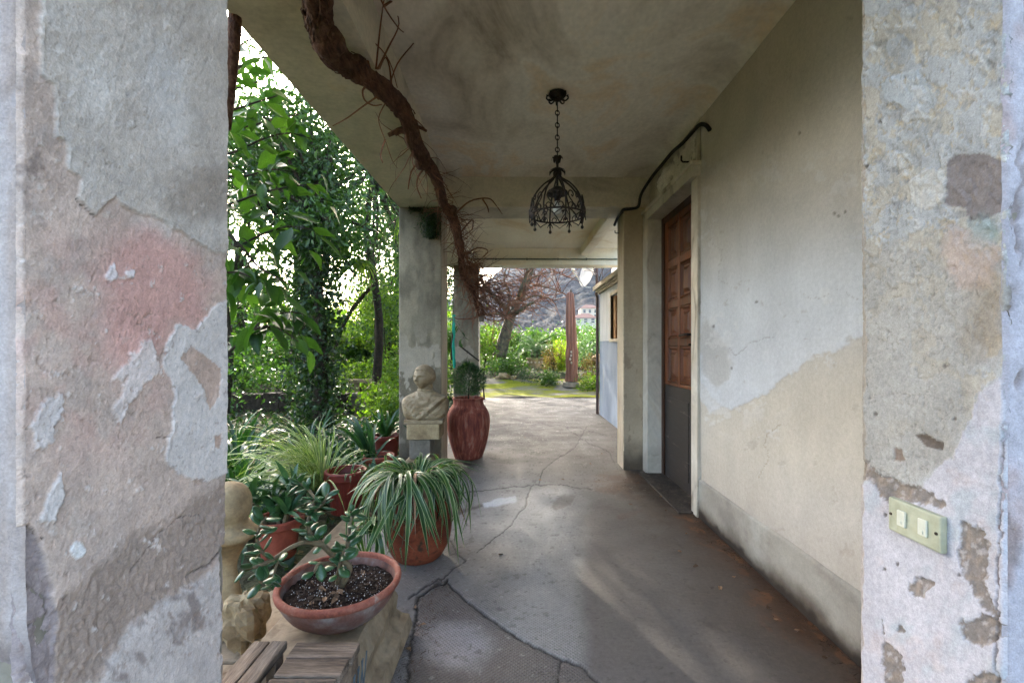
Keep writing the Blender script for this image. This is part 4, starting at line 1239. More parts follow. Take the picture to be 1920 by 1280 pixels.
# cut stubs and long shoots that read one by one
shoots = [[(700, 150, 2.05), (660, 10, 1.92), (655, -40, 1.9)], [(690, 125, 2.0), (670, 90, 1.98), (650, 70, 1.95), (652, 0, 1.9)],
          [(705, 130, 2.06), (712, 60, 2.02), (718, 14, 2.0), (725, -30, 2.0)], [(708, 130, 2.08), (728, 90, 2.1), (748, 45, 2.12), (735, 5, 2.1)],
          [(728, 168, 2.2), (745, 120, 2.24), (775, 82, 2.3), (785, 64, 2.32), (806, 62, 2.35)], [(735, 172, 2.22), (730, 125, 2.2), (722, 108, 2.18), (712, 130, 2.1)],
          [(700, 150, 2.05), (668, 80, 1.98), (700, 80, 2.05), (730, 115, 2.16), (745, 165, 2.25)],
          [(712, 178, 2.12), (680, 200, 2.1), (650, 222, 2.06), (624, 236, 2.02)], [(640, 131, 1.9), (670, 148, 1.98), (700, 162, 2.06)],
          [(726, 188, 2.2), (712, 214, 2.2), (711, 232, 2.22), (724, 268, 2.25), (736, 302, 2.3), (746, 316, 2.32)], [(722, 262, 2.25), (714, 290, 2.25), (718, 306, 2.26)],
          [(690, 160, 2.05), (680, 170, 2.05), (684, 188, 2.08), (700, 198, 2.1), (716, 196, 2.12)],
          [(720, 12, 2.0), (745, -2, 2.05), (765, 8, 2.1), (780, 30, 2.12)], [(700, -40, 1.9), (720, 12, 1.98), (745, 50, 2.05), (757, 61, 2.08)],
          [(728, 172, 2.2), (750, 205, 2.28), (780, 225, 2.36), (800, 245, 2.4)]]
for q in shoots:
    pts = smooth_path(px_path(q), 4)
    r0 = random.uniform(.0035, .006)
    MB().tube(pts, [r0 * (1 - .6 * i / len(pts)) for i in range(len(pts))], 5).build('shoot', M['twig'], vine)
for (x, y, Y_, ex, ey, r0) in [(775, 238, 2.5, 800, 246, .012), (768, 240, 2.5, 728, 254, .018), (760, 245, 2.5, 740, 252, .02)]:
    MB().tube([at(x, y, Y_), at((x + ex) / 2, (y + ey) / 2 - 3, Y_), at(ex, ey, Y_)], [r0, r0 * .8, r0 * .6], 6).build('stub', M['bark'], vine)
for q in [[(893, 575, 4.8), (902, 570, 4.85), (906, 585, 4.9), (890, 596, 4.9), (860, 598, 4.85), (851, 594, 4.8)], [(905, 580, 4.9), (915, 592, 5.2), (950, 594, 5.6)], [(850, 405, 3.98), (880, 378, 4.05), (915, 372, 4.1), (930, 385, 4.12), (942, 402, 4.15)], [(905, 374, 4.1), (914, 388, 4.1), (916, 398, 4.1)],
          [(860, 440, 4.15), (885, 412, 4.2), (885, 430, 4.25), (872, 440, 4.2)], [(868, 480, 4.4), (895, 465, 4.45), (915, 470, 4.5), (905, 482, 4.5)],
          [(800, 310, 2.95), (785, 330, 3.0), (782, 350, 3.0), (790, 372, 3.05)], [(790, 300, 2.9), (772, 320, 2.9), (765, 355, 2.95)]]:
    pts = smooth_path(px_path(q), 4)
    MB().tube(pts, [.008 * (1 - .6 * i / len(pts)) * (1.6 if q[0][0] == 893 else 1) for i in range(len(pts))], 5).build('shoot', M['twig'], vine)
tg = MB()
for i in range(420):
    k = random.choice([11, 12, 12, 13, 13, 14, 14, 15, 15, 16, 16, 17, 17, 17]) if i > 26 else random.choice([8, 9, 10])
    s0 = at(vp[k][0] + random.uniform(-8, 10), vp[k][1] + random.uniform(-14, 16), vp[k][2] + random.uniform(-.05, .1))
    low = k >= 14
    d = Vector((random.uniform(-.3, 1.0), random.uniform(-.6, .9), random.uniform(-.75, .5))) if low else Vector((random.uniform(-.6, 1), random.uniform(-.6, .5), random.uniform(-1, .6)))
    pts, rad = wander(s0, d, random.uniform(.15, .5) if low else random.uniform(.1, .36), 8, random.uniform(.0022, .0046), .45, -.3 if low else -.5)
    tg.tube(pts, rad, 3, False)
# dense drooping brush of fine shoots under the far beam
for i in range(200):
    t_ = random.random()
    s0 = at(866 + 68 * t_ + random.uniform(-8, 8), 492 + 70 * t_ + random.uniform(-26, 26), 4.6 + .5 * t_ + random.uniform(-.2, .2))
    d = Vector((random.uniform(-.2, 1.0), random.uniform(-.3, .8), random.uniform(-.8, .35)))
    pts, rad = wander(s0, d, random.uniform(.15, .45), 8, random.uniform(.0026, .0052), .42, -.15)
    tg.tube(pts, rad, 3, False)
tag(tg.build('twig_tangle', M['twig'], vine), None, None, None, 'stuff')

# ------------------------------------------------------------------ bust on its pedestal
BX, BY, BZ = -.775, 3.95, .485
def bust_mesh():
    V, Fc = [], []
    def add_grid(pts, n, m, close=True):
        o = len(V)
        V.extend(pts)
        for j in range(m - 1):
            for i in range(n):
                Fc.append((o + j * n + i, o + j * n + (i + 1) % n, o + (j + 1) * n + (i + 1) % n, o + (j + 1) * n + i))
        Fc.append(tuple(o + i for i in range(n - 1, -1, -1)))
        Fc.append(tuple(o + (m - 1) * n + i for i in range(n)))
    n = 56
    # draped shoulders: (z, half width, half depth, y offset)
    prof = [(0, .128, .082, 0), (.02, .145, .09, 0), (.06, .158, .096, 0), (.11, .166, .098, 0), (.15, .168, .094, 0), (.18, .160, .088, .002), (.205, .135, .078, .006), (.225, .10, .066, .01), (.24, .072, .058, .012), (.252, .058, .054, .012), (.275, .052, .05, .01), (.30, .05, .05, .006), (.33, .048, .05, .002)]
    sm = smooth_path([Vector((a, b_, c_)) for (a, b_, c_, _) in prof], 4)
    yo = np.interp([q.x for q in sm], [p[0] for p in prof], [p[3] for p in prof])
    pts = []
    for q, y0 in zip(sm, yo):
        for i in range(n):
            a = 2 * math.pi * i / n
            ca, sa = math.cos(a), math.sin(a)
            e = .72 if q.x < .21 else 1.0
            x = q.y * math.copysign(abs(ca) ** e, ca)
            y = q.z * math.copysign(abs(sa) ** e, sa) + y0
            z_ = q.x
            k = 0
            if sa < .3 and z_ < .235:      # front: folds of the mantle, crossing towards the lower left
                def sg(x0, z0, x1, z1):
                    dx, dz = x1 - x0, z1 - z0
                    t_ = max(0, min(1, ((x - x0) * dx + (z_ - z0) * dz) / (dx * dx + dz * dz)))
                    return math.hypot(x - x0 - t_ * dx, z_ - z0 - t_ * dz)
                for (l_, am, w_) in (((.13, .20, -.03, .012), .020, .016), ((.10, .19, -.05, .03), -.009, .006), ((.15, .17, .0, .0), -.008, .006),
                                     ((-.05, .245, .01, .13), .012, .010), ((-.035, .24, .018, .13), -.008, .005), ((.055, .245, .02, .14), .010, .009),
                                     ((-.13, .18, -.06, .07), .008, .007), ((-.11, .20, -.04, .09), .006, .006), ((-.15, .14, -.07, .04), .008, .007), ((-.12, .06, -.05, .02), .006, .006),
                                     ((.09, .08, .03, .02), .006, .006), ((.12, .10, .07, .03), .006, .006), ((.14, .06, .10, .02), .005, .006)):
                    k += am * math.exp(-(sg(*l_) / w_) ** 2)
            if .238 < z_ < .30:
                k += .006 * (math.sin(z_ * 300 + x * 18) > .1)
            l_ = math.hypot(ca, sa)
            pts.append((x + ca * k, y + sa * k, z_))
    add_grid(pts, n, len(sm))
    # head
    ry, m = 64, 48
    pts = []
    yaw = R(-24)
    cH = Vector((-.008, -.008, .372))
    for j in range(m + 1):
        th = math.pi * (j / m)
        for i in range(ry):
            a = 2 * math.pi * i / ry
            d = Vector((math.sin(th) * math.cos(a), math.sin(th) * math.sin(a), -math.cos(th)))
            x, y, z_ = d.x * .064, d.y * .083, d.z * .098
            if z_ < 0:
                kx = 1 - .28 * (-z_ / .098) ** 1.3
                x *= kx
            face_ = max(0, -d.y)
            g = lambda cx, cz, sx_, sz_: math.exp(-((x - cx) / sx_) ** 2 - ((z_ - cz) / sz_) ** 2)
            if d.y < 0:
                o = 0
                o += .020 * g(0, -.022, .009, .012) + .010 * g(0, -.004, .007, .022)          # nose
                o += .006 * (g(.024, .018, .018, .007) + g(-.024, .018, .018, .007))           # brow
                o -= .012 * (g(.023, .004, .011, .007) + g(-.023, .004, .011, .007))           # sockets
                o += .0045 * (g(.024, .001, .008, .004) + g(-.024, .001, .008, .004))          # lids
                o += .006 * g(0, -.046, .017, .0045) + .006 * g(0, -.056, .014, .004) - .003 * g(0, -.051, .017, .002)
                o += .009 * g(0, -.080, .018, .012) - .004 * g(0, -.066, .018, .005)
                o += .004 * (g(.034, -.03, .016, .02) + g(-.034, -.03, .016, .02))
                y -= o * 1.2
            hair = 1 if z_ > (.058 if d.y < -.6 else .058 - (d.y + .6) * .075) else 0
            if hair:
                k = 1.10 + .03 * math.sin(a * 11 + th * 12) * math.sin(th)
                x *= k; y *= k; z_ *= 1.05
            # ears
            if abs(d.x) > .7 and -.2 < d.y < .25:
                x += math.copysign(.006 * math.exp(-((z_ + .004) / .022) ** 4 - ((y - .006) / .014) ** 4), x)
            xr = x * math.cos(yaw) - y * math.sin(yaw)
            yr = x * math.sin(yaw) + y * math.cos(yaw)
            pts.append((cH.x + xr * 1.08, cH.y + yr * 1.1, cH.z + z_ * 1.1))
    add_grid(pts, ry, m + 1)
    b_ = MB()
    b_.add([(BX + p[0] * 1.2, BY + p[1] * 1.08, BZ + .012 + p[2] * .97) for p in V], Fc)
    return b_
bust = empty('bust', (BX, BY, BZ), 'weathered cream stone bust of a person in a draped mantle', 'bust')
bo = bust_mesh().build('figure', M['bust'], bust, True)
rm = bo.modifiers.new('remesh', 'REMESH')
rm.mode = 'VOXEL'; rm.voxel_size = .003; rm.use_smooth_shade = True
MB().cbox((BX - .165, BY - .10, BZ - .018), (BX + .165, BY + .10, BZ + .014), .005).build('base_slab', M['bust'], bust)
ped = empty('pedestal', (BX, BY, 0), 'rough stone pedestal of stacked blocks under the bust', 'pedestal')
b = MB(); b.cbox((BX - .14, BY - .11, .335), (BX + .14, BY + .13, .4655), .012); b.build('stone_block', M['stone'], ped)
b = MB(); b.cbox((BX - .12, BY - .10, .165), (BX + .06, BY + .12, .334), .014); b.build('stone_block', M['curb'], ped)
b = MB(); b.cbox((BX - .15, BY - .12, .0), (BX + .10, BY + .13, .164), .016); b.build('stone_block', M['stone'], ped)

# ------------------------------------------------------------------ jar with a small conifer
JX, JY = -.47, 4.62
jar = empty('jar', (JX, JY, 0), 'tall dark red earthenware jar standing past the bust', 'jar')
prof = [(.112, 0), (.124, .012), (.15, .10), (.176, .22), (.190, .33), (.192, .39), (.183, .45), (.160, .505), (.142, .53), (.136, .548), (.136, .585), (.142, .596), (.140, .606), (.128, .606), (.124, .58), (.13, .53), (.12, .5), (0, .5)]
sp_ = smooth_path([Vector((a, b_, 0)) for a, b_ in prof], 3)
MB().lathe([(q.x * 1.14, q.y) for q in sp_], (JX, JY, 0), 48, wob=.008).build('body', M['jar'], jar, True)
MB().lathe([(.128, .56), (.08, .575), (0, .58)], (JX, JY, 0), 24).build('soil', M['soil'], jar, True)

# ------------------------------------------------------------------ generic leaf tools
def leaf_mesh(name, mat, L=1.0, W=.4, seg=7, fold=.12, curl=.2, tip=.9):
    """ovate leaf along +Y, base at the origin"""
    vs, fs = [], []
    for i in range(seg + 1):
        t_ = i / seg
        w_ = W * .5 * (math.sin(math.pi * min(1, t_ ** .8)) ** tip) if 0 < i < seg else .012 * W
        z_ = -curl * t_ * t_
        wav = .02 * math.sin(t_ * 11)
        vs += [(-w_, t_ * L, z_ + fold * w_ * 2 + wav), (-w_ * .5, t_ * L, z_ + fold * w_ * .7), (0, t_ * L, z_), (w_ * .5, t_ * L, z_ + fold * w_ * .7), (w_, t_ * L, z_ + fold * w_ * 2 - wav)]
    for i in range(seg):
        for j in range(4):
            fs.append((i * 5 + j, i * 5 + j + 1, (i + 1) * 5 + j + 1, (i + 1) * 5 + j))
    me = bpy.data.meshes.new(name)
    me.from_pydata(vs, [], fs)
    me.materials.append(mat)
    me.polygons.foreach_set('use_smooth', [True] * len(fs))
    me.update()
    return me

def strap_mesh(name, mat, L, W, arch, droop, seg=12, vee=.25, twist=0.0, early=False):
    """arching strap leaf in the XZ plane, root at the origin, with an edge attribute for striping"""
    vs, fs, ed = [], [], []
    x = z_ = 0.0
    ang = arch
    for i in range(seg + 1):
        t_ = i / seg
        w_ = W * .5 * (min(1, .55 + t_ * 2.2) * (1 - max(0, (t_ - .55) / .45) ** 1.6) + .03)
        tw = twist * t_
        nx, nz = -math.sin(ang), math.cos(ang)
        for k in (-1, -.62, 0, .62, 1):
            dy = w_ * k * math.cos(tw)
            up = abs(k) * w_ * vee + w_ * k * math.sin(tw)
            vs.append((x + nx * up, dy, z_ + nz * up))
            ed.append(abs(k))
        x += math.cos(ang) * L / seg
        z_ += math.sin(ang) * L / seg
        ang -= droop / seg * ((.5 + 1.2 * t_) if not early else max(0.0, 2.2 - 2.9 * t_))
    for i in range(seg):
        for j in range(4):
            fs.append((i * 5 + j, i * 5 + j + 1, (i + 1) * 5 + j + 1, (i + 1) * 5 + j))
    return np_mesh(name, np.array(vs), np.array(fs), mat, True, {'edge': ed})

def straps(root, name, meshes, center, n, tilt=(0, 0), rspread=.04, smin=.7, smax=1.15, az=(0, 2 * math.pi), base_tilt=.35):
    """n strap leaves radiating from a crown, each its own object"""
    o = par_origin(root)
    for i in range(n):
        a = random.uniform(*az)
        r_ = rspread * math.sqrt(random.random())
        s_ = random.uniform(smin, smax)
        mtx = Matrix.Translation(Vector(center) - o + Vector((r_ * math.cos(a), r_ * math.sin(a), random.uniform(-.01, .02)))) @ Matrix.Rotation(a, 4, 'Z') @ Matrix.Rotation(random.uniform(-base_tilt, base_tilt) + tilt[0], 4, 'Y') @ Matrix.Rotation(random.gauss(0, .3), 4, 'X') @ Matrix.Diagonal((s_, random.uniform(.8, 1.2), s_, 1))
        link(name, random.choice(meshes), root, mtx)

def leaf_cloud(name, mat, pos, size, aspect=.45, parent=None, droop=.4, up=.5, fold=.18, var=None, kind='stuff', seed=1, dirs=None):
    """one mesh of many small leaves (each a folded kite) at the given points"""
    g = np.random.default_rng(seed)
    n = len(pos)
    d = g.normal(size=(n, 3)) if dirs is None else dirs + g.normal(size=(n, 3)) * .35
    d[:, 2] -= droop
    d /= np.linalg.norm(d, axis=1)[:, None]
    nn = g.normal(size=(n, 3)); nn[:, 2] += up
    s = np.cross(d, nn)
    s /= (np.linalg.norm(s, axis=1)[:, None] + 1e-9)
    w = np.cross(s, d)
    L = (np.asarray(size) * g.uniform(.45, 1.5, n))[:, None]
    W = L * aspect * .5
    b_ = pos
    v0 = b_
    v1 = b_ + d * L * .42 + s * W + w * W * fold * 2
    v2 = b_ + d * L - w * L * .08
    v3 = b_ + d * L * .42 - s * W + w * W * fold * 2
    V = np.stack([v0, v1, v2, v3], 1).reshape(-1, 3)
    if parent is not None: V = V - np.array(par_origin(parent))
    i = np.arange(n) * 4
    Fc = np.concatenate([np.stack([i, i + 1, i + 2], 1), np.stack([i, i + 2, i + 3], 1)])
    vr = g.random(n) if var is None else var
    me = np_mesh(name, V, Fc, mat, False, {'var': np.repeat(vr, 4)})
    o = link(name, me, parent)
    if kind: o['kind'] = kind
    return o

def cloud_points(ells, n, clumps, spread, seed, hollow=.35):
    """points in clumps spread through ellipsoids [(cx,cy,cz,rx,ry,rz,weight)]"""
    g = np.random.default_rng(seed)
    w = np.array([e[6] if len(e) > 6 else e[3] * e[4] * e[5] for e in ells]); w = w / w.sum()
    k = g.choice(len(ells), clumps, p=w)
    E = np.array([e[:6] for e in ells])[k]
    d = g.normal(size=(clumps, 3)); d /= np.linalg.norm(d, axis=1)[:, None]
    r_ = (hollow + (1 - hollow) * g.random(clumps)) ** .6
    C = E[:, :3] + d * r_[:, None] * E[:, 3:6]
    j = g.integers(0, clumps, n)
    tone = g.random(clumps)
    P = C[j] + g.normal(size=(n, 3)) * spread * g.uniform(.6, 1.3, clumps)[j][:, None]
    return P, np.clip(tone[j] * .7 + g.random(n) * .4, 0, 1), C

# ------------------------------------------------------------------ foreground pots and plants
# grey stone block under the bowl
blk = MB()
secs = [(0.0, -.80, -.415, 1.18, 1.78), (.03, -.805, -.405, 1.175, 1.785), (.075, -.80, -.415, 1.18, 1.78), (.09, -.775, -.44, 1.215, 1.76), (.115, -.765, -.455, 1.225, 1.75), (.165, -.77, -.448, 1.22, 1.755), (.215, -.78, -.468, 1.23, 1.74), (.225, -.77, -.478, 1.24, 1.73)]
vs, fs = [], []
nb_ = 80
for (z_, x0, x1, y0, y1) in secs:
    for i in range(nb_):
        t_ = i / nb_ * 4
        k, f_ = int(t_), t_ - int(t_)
        cx_ = [(x0, y0), (x1, y0), (x1, y1), (x0, y1), (x0, y0)]
        x, y = cx_[k][0] * (1 - f_) + cx_[k + 1][0] * f_, cx_[k][1] * (1 - f_) + cx_[k + 1][1] * f_
        w_ = .007 * float(fbm(np.array([x * 9 + z_ * 13]), np.array([y * 9]), 350, 4)[0]) * 2
        vs.append((x + w_, y + w_, z_ + w_ * .4))
for j in range(len(secs) - 1):
    for i in range(nb_):
        fs.append((j * nb_ + i, j * nb_ + (i + 1) % nb_, (j + 1) * nb_ + (i + 1) % nb_, (j + 1) * nb_ + i))
fs.append(tuple((len(secs) - 1) * nb_ + i for i in range(nb_)))
blk.add(vs, fs)
tag(blk.build('stone_block', M['block'], None), 'moulded grey stone block under the oval bowl', 'stone block')

BZ0 = .227
M['terra_lip'] = pmat('worn_clay_rim', [(.25, lin(84, 44, 32)), (.45, lin(124, 68, 52)), (.6, lin(132, 84, 68)), (.7, lin(136, 116, 104))], 22, .8, .5, 140, .002, .25, fine=.3)
bowl = empty('bowl', (-.57, 1.5, .225), 'oval terracotta bowl of dark soil holding the jade plant', 'bowl')
bp = [(.42, 0), (.48, .004), (.64, .022), (.82, .052), (.94, .088), (.985, .112), (.97, .122), (.93, .122), (.90, .10), (.82, .082), (.0, .08)]
spb = smooth_path([Vector((a, b_, 0)) for a, b_ in bp], 3)
MB().lathe([(q.x, max(q.y, 0)) for q in spb], (-.575, 1.50, BZ0), 56, sx=.192, sy=.190, rot=R(72), wob=.006).build('body', M['terra_bowl'], bowl, True)
lipp = [(.975, .108), (1.01, .112), (1.03, .121), (1.02, .131), (.975, .134), (.935, .130), (.925, .118)]
MB().lathe([(q.x, q.y) for q in smooth_path([Vector((a, b_, 0)) for a, b_ in lipp], 3)], (-.575, 1.50, BZ0), 56, sx=.192, sy=.190, rot=R(72), wob=.004, cap=False).build('rim', M['terra_lip'], bowl, True)
us = np.linspace(0, 1, 26); an = np.linspace(0, 2 * np.pi, 90, endpoint=False)
vs = []
for u_ in us:
    for a in an:
        x, y = u_ * .172 * math.cos(a), u_ * .170 * math.sin(a)
        h_ = .094 + .010 * float(fbm(np.array([x * 30]), np.array([y * 30]), 352, 4)[0]) + .006 * float(fbm(np.array([x * 120]), np.array([y * 120]), 353, 2)[0])
        c_, s_ = math.cos(R(72)), math.sin(R(72))
        vs.append((-.575 + x * c_ - y * s_, 1.50 + x * s_ + y * c_, BZ0 + h_))
fs = [(j * 90 + i, (j + 1) * 90 + i, (j + 1) * 90 + (i + 1) % 90, j * 90 + (i + 1) % 90) for j in range(25) for i in range(90)]
MB().add(vs, fs).build('soil', M['soil'], bowl)
pl, ch = MB(), MB()
for i in range(520):
    a, r_ = random.uniform(0, 2 * math.pi), math.sqrt(random.random()) * .92
    x, y = r_ * .168 * math.cos(a), r_ * .166 * math.sin(a)
    c_, s_ = math.cos(R(72)), math.sin(R(72))
    q = (-.575 + x * c_ - y * s_, 1.50 + x * s_ + y * c_, BZ0 + .098 + random.uniform(-.002, .006))
    if i < 380: pl.blob(q, [random.choice([.0007, .0009, .0012, .0016, .0022])] * 3, 6, .3, i)
    else:
        d = random.uniform(0, 6.28); l_ = random.uniform(.006, .02)
        ch.tube([q, (q[0] + l_ * math.cos(d), q[1] + l_ * math.sin(d), q[2] + random.uniform(-.002, .006))], random.uniform(.001, .003), 4)
tag(pl.build('perlite', M['perlite'], bowl), None, None, None, 'stuff')
tag(ch.build('bark_chips', M['litter'], bowl), None, None, None, 'stuff')
for i in range(14):
    a, r_ = random.uniform(0, 6.28), random.uniform(.1, .75)
    mtx = Matrix.Translation((r_ * .2 * math.cos(a) * .6, r_ * .2 * math.sin(a), .104)) @ Euler((random.uniform(-.5, .5), random.uniform(-.5, .5), random.uniform(0, 6))).to_matrix().to_4x4() @ Matrix.Diagonal((.028, .028, .028, 1))
    if i == 0: dry_me = leaf_mesh('dry_leaf', M['dry_leaf'], 1, .55, 5, .3, .4)
    link('dry_leaf', dry_me, bowl, mtx)

# jade plant
jade = empty('jade_plant', (-.57, 1.5, .3), 'jade plant with thick glossy leaves in the oval bowl', 'plant')
jl = MB()
vs, fs = [], []
N1, N2 = 10, 8
for j in range(N1 + 1):
    t_ = j / N1
    w_ = .30 * math.sin(math.pi * min(1, t_ ** 1.25 * .96 + .02)) ** .75
    for i in range(N2):
        a = 2 * math.pi * i / N2
        vs.append((w_ * math.cos(a), t_, .11 * (w_ / .3) * math.sin(a) + .10 * t_ * t_))
for j in range(N1):
    for i in range(N2):
        fs.append((j * N2 + i, j * N2 + (i + 1) % N2, (j + 1) * N2 + (i + 1) % N2, (j + 1) * N2 + i))
fs += [tuple(range(N2 - 1, -1, -1)), tuple(N1 * N2 + i for i in range(N2))]
jade_me = MB().add(vs, fs).mesh('leaf', M['lf_jade'], None, True)
M['jade_stem'] = pmat('jade_stem', [(.3, (.07, .05, .028)), (.7, (.16, .12, .06))], 30, .7, .5, 120, .002)
stems = [
    ([(640, 1098, 1.5), (655, 1062, 1.5), (625, 1040, 1.48), (606, 1022, 1.46), (585, 1005, 1.45), (577, 985, 1.44), (583, 960, 1.45), (592, 930, 1.47)], .011, 22, .45),
    ([(632, 1094, 1.5), (648, 1050, 1.52), (652, 1015, 1.53), (658, 975, 1.55), (668, 955, 1.57)], .009, 20, .3),
    ([(606, 1022, 1.46), (575, 1016, 1.42), (545, 1026, 1.38), (515, 1046, 1.34), (480, 1062, 1.31), (455, 1066, 1.3)], .008, 9, .5),
    ([(500, 1054, 1.33), (484, 1072, 1.32), (490, 1092, 1.32), (498, 1100, 1.32)], .006, 8, .1),
    ([(540, 1028, 1.38), (522, 1050, 1.37), (514, 1074, 1.36), (506, 1094, 1.36)], .005, 5, .4),
    ([(510, 1048, 1.34), (492, 1035, 1.34), (482, 1012, 1.34), (488, 985, 1.35), (500, 968, 1.36)], .006, 15, .25),
    ([(632, 1094, 1.5), (634, 1070, 1.47), (640, 1045, 1.46), (645, 1030, 1.46)], .006, 10, .3),
    ([(640, 1060, 1.5), (600, 1055, 1.44), (588, 1075, 1.42)], .006, 6, .2),
    ([(592, 935, 1.47), (575, 915, 1.5), (560, 905, 1.52)], .005, 9, .2),
    ([(583, 960, 1.45), (605, 945, 1.43), (615, 925, 1.42)], .005, 9, .2)]
jo = par_origin(jade)
for (path, r0, nl, t0) in stems:
    pts = smooth_path(px_path(path), 4)
    MB().tube(pts, [r0 * (1 - .5 * i / len(pts)) for i in range(len(pts))], 7).build('stem', M['jade_stem'], jade, True)
    for k in range(nl):
        t_ = t0 + (1 - t0) * (k // 2) / max(1, (nl - 1) // 2)
        i = min(len(pts) - 2, int(t_ * (len(pts) - 1)))
        p = pts[i]
        tg_ = (pts[i + 1] - pts[i]).normalized()
        side = tg_.orthogonal().normalized()
        side.rotate(Matrix.Rotation((k // 2) * 1.57 + (k % 2) * math.pi + random.uniform(-.4, .4), 3, tg_))
        d = (side + tg_ * random.uniform(.1, .7) + Vector((0, 0, random.uniform(-.5, .25)))).normalized()
        q = d.to_track_quat('Y', 'Z').to_matrix().to_4x4()
        s_ = random.uniform(.034, .058)
        link('leaf', jade_me, jade, Matrix.Translation(p - jo) @ q @ Matrix.Rotation(random.uniform(-.6, .6), 4, 'Y') @ Matrix.Diagonal((s_, s_, s_, 1)))

def pot(name, x, y, z0, r_, h_, mat, label, ribs=0, taper=.72, group=None, lip=.012, lean=None):
    o = empty(name, (x, y, z0), label, 'plant pot', group)
    pr = [(r_ * taper, 0), (r_ * (taper + .02), .004), (r_ * .90, h_ * .72), (r_ * .92, h_ * .78)]
    pr2 = [(r_ + lip * .6, h_ * .79), (r_ + lip, h_ * .83), (r_ + lip, h_ * .97), (r_ + lip * .5, h_), (r_ - .006, h_), (r_ - .010, h_ * .9), (r_ - .02, h_ * .8)]
    prof = []
    for a, b_ in zip(pr[:-1], pr[1:]):
        for k in range(4): prof.append((a[0] + (b_[0] - a[0]) * k / 4, a[1] + (b_[1] - a[1]) * k / 4))
    prof.append(pr[-1])
    if ribs:
        MB().lathe(prof, (x, y, z0), ribs * 4, ribs=ribs, ribamp=.012).build('body', mat, o)
    else:
        MB().lathe(prof, (x, y, z0), 40, wob=.004).build('body', mat, o, True)
    MB().lathe(pr2, (x, y, z0), 40).build('rim', mat, o)
    MB().lathe([(r_ - .012, h_ * .82), (r_ * .4, h_ * .84), (0, h_ * .845)], (x, y, z0), 24).build('soil', M['soil'], o)
    return o

urn = empty('urn', (-.52, 2.44, 0), 'mossy orange clay urn hidden under the drooping striped plant', 'urn')
up_ = [(.10, 0), (.125, .01), (.16, .08), (.178, .17), (.176, .25), (.158, .32), (.14, .36), (.15, .385), (.155, .40), (.14, .405), (.125, .38), (0, .37)]
spu = smooth_path([Vector((a, b_, 0)) for a, b_ in up_], 3)
MB().lathe([(q.x, max(0, q.y)) for q in spu], (-.52, 2.44, .0), 44, wob=.02).build('body', M['terra_orange'], urn, True)
MB().lathe([(.124, .385), (0, .392)], (-.52, 2.44, 0), 24).build('soil', M['soil'], urn)
S1 = [strap_mesh('leaf', M['lf_spider'], L, W, a_, d_, 16, .3, tw, True) for (L, W, a_, d_, tw) in [(.60, .019, 1.40, 3.3, .3), (.52, .021, 1.25, 3.1, -.3), (.46, .018, 1.45, 3.0, .5), (.66, .019, 1.3, 3.2, -.2), (.34, .019, 1.45, 2.0, .4), (.56, .018, 1.1, 2.9, .2)]]
sp_pl = empty('spider_plant', (-.52, 2.44, .4), 'green and white striped spider plant spilling over the urn', 'plant')
straps(sp_pl, 'leaf', S1, (-.52, 2.44, .40), 135, rspread=.12, smin=.35, smax=1.05, base_tilt=.45)
straps(sp_pl, 'leaf', S1, (-.56, 2.32, .41), 34, rspread=.05, smin=.7, smax=1.0, az=(-2.6, -.4), base_tilt=.2)
straps(sp_pl, 'leaf', S1, (-.44, 2.42, .42), 24, rspread=.05, smin=.45, smax=.7, az=(-1.8, .4), base_tilt=.3)
S1d = [strap_mesh('dead_leaf', M['dry_leaf'], L, .014, a_, d_, 14, .5, .8, True) for (L, a_, d_) in [(.55, 1.1, 3.0), (.45, 1.2, 3.2)]]
straps(sp_pl, 'dead_leaf', S1d, (-.52, 2.44, .40), 16, rspread=.14, smin=.7, smax=1.0)
pts = smooth_path([(-.56, 2.36, .42), (-.64, 2.24, .36), (-.67, 2.18, .24)], 5)
MB().tube(pts, .003, 5).build('runner', M['jade_stem'], sp_pl)
straps(sp_pl, 'leaf', S1, (-.67, 2.18, .24), 26, rspread=.015, smin=.4, smax=.7)

# red ribbed pot with a few sprouts, yellow-striped grass leaning out beside it
pa = pot('plant_pot', -1.15, 3.10, 0, .128, .285, M['terra_red'], 'ribbed red pot in the middle of the plants', 26)
YG = [strap_mesh('leaf', M['lf_yellow'], L, W, a_, d_, 12, .2, tw) for (L, W, a_, d_, tw) in [(.72, .011, 1.15, 2.5, .2), (.80, .012, .95, 2.1, -.2), (.62, .011, 1.3, 2.7, .3), (.85, .010, .8, 2.0, .1), (.5, .011, 1.35, 1.8, -.3)]]
yg = empty('striped_grass', (-1.32, 3.08, .2), 'fountain of yellow-edged grass leaning left beside the red pot', 'plant')
straps(yg, 'leaf', YG, (-1.30, 3.08, .18), 150, rspread=.08, smin=.7, smax=1.15, az=(1.9, 4.5), base_tilt=.5)
straps(yg, 'leaf', YG, (-1.30, 3.08, .20), 24, rspread=.07, smin=.4, smax=.75, base_tilt=.5)
SPR = [strap_mesh('leaf', M['lf_spider'], L, .012, a_, d_, 8, .2) for (L, a_, d_) in [(.16, 1.2, 2.8), (.2, .9, 2.9), (.12, 1.3, 2)]]
sprout = empty('sprout', (-1.13, 3.1, .24), 'few pale sprouts in the ribbed red pot', 'plant')
straps(sprout, 'leaf', SPR, (-1.12, 3.08, .235), 12, rspread=.05)
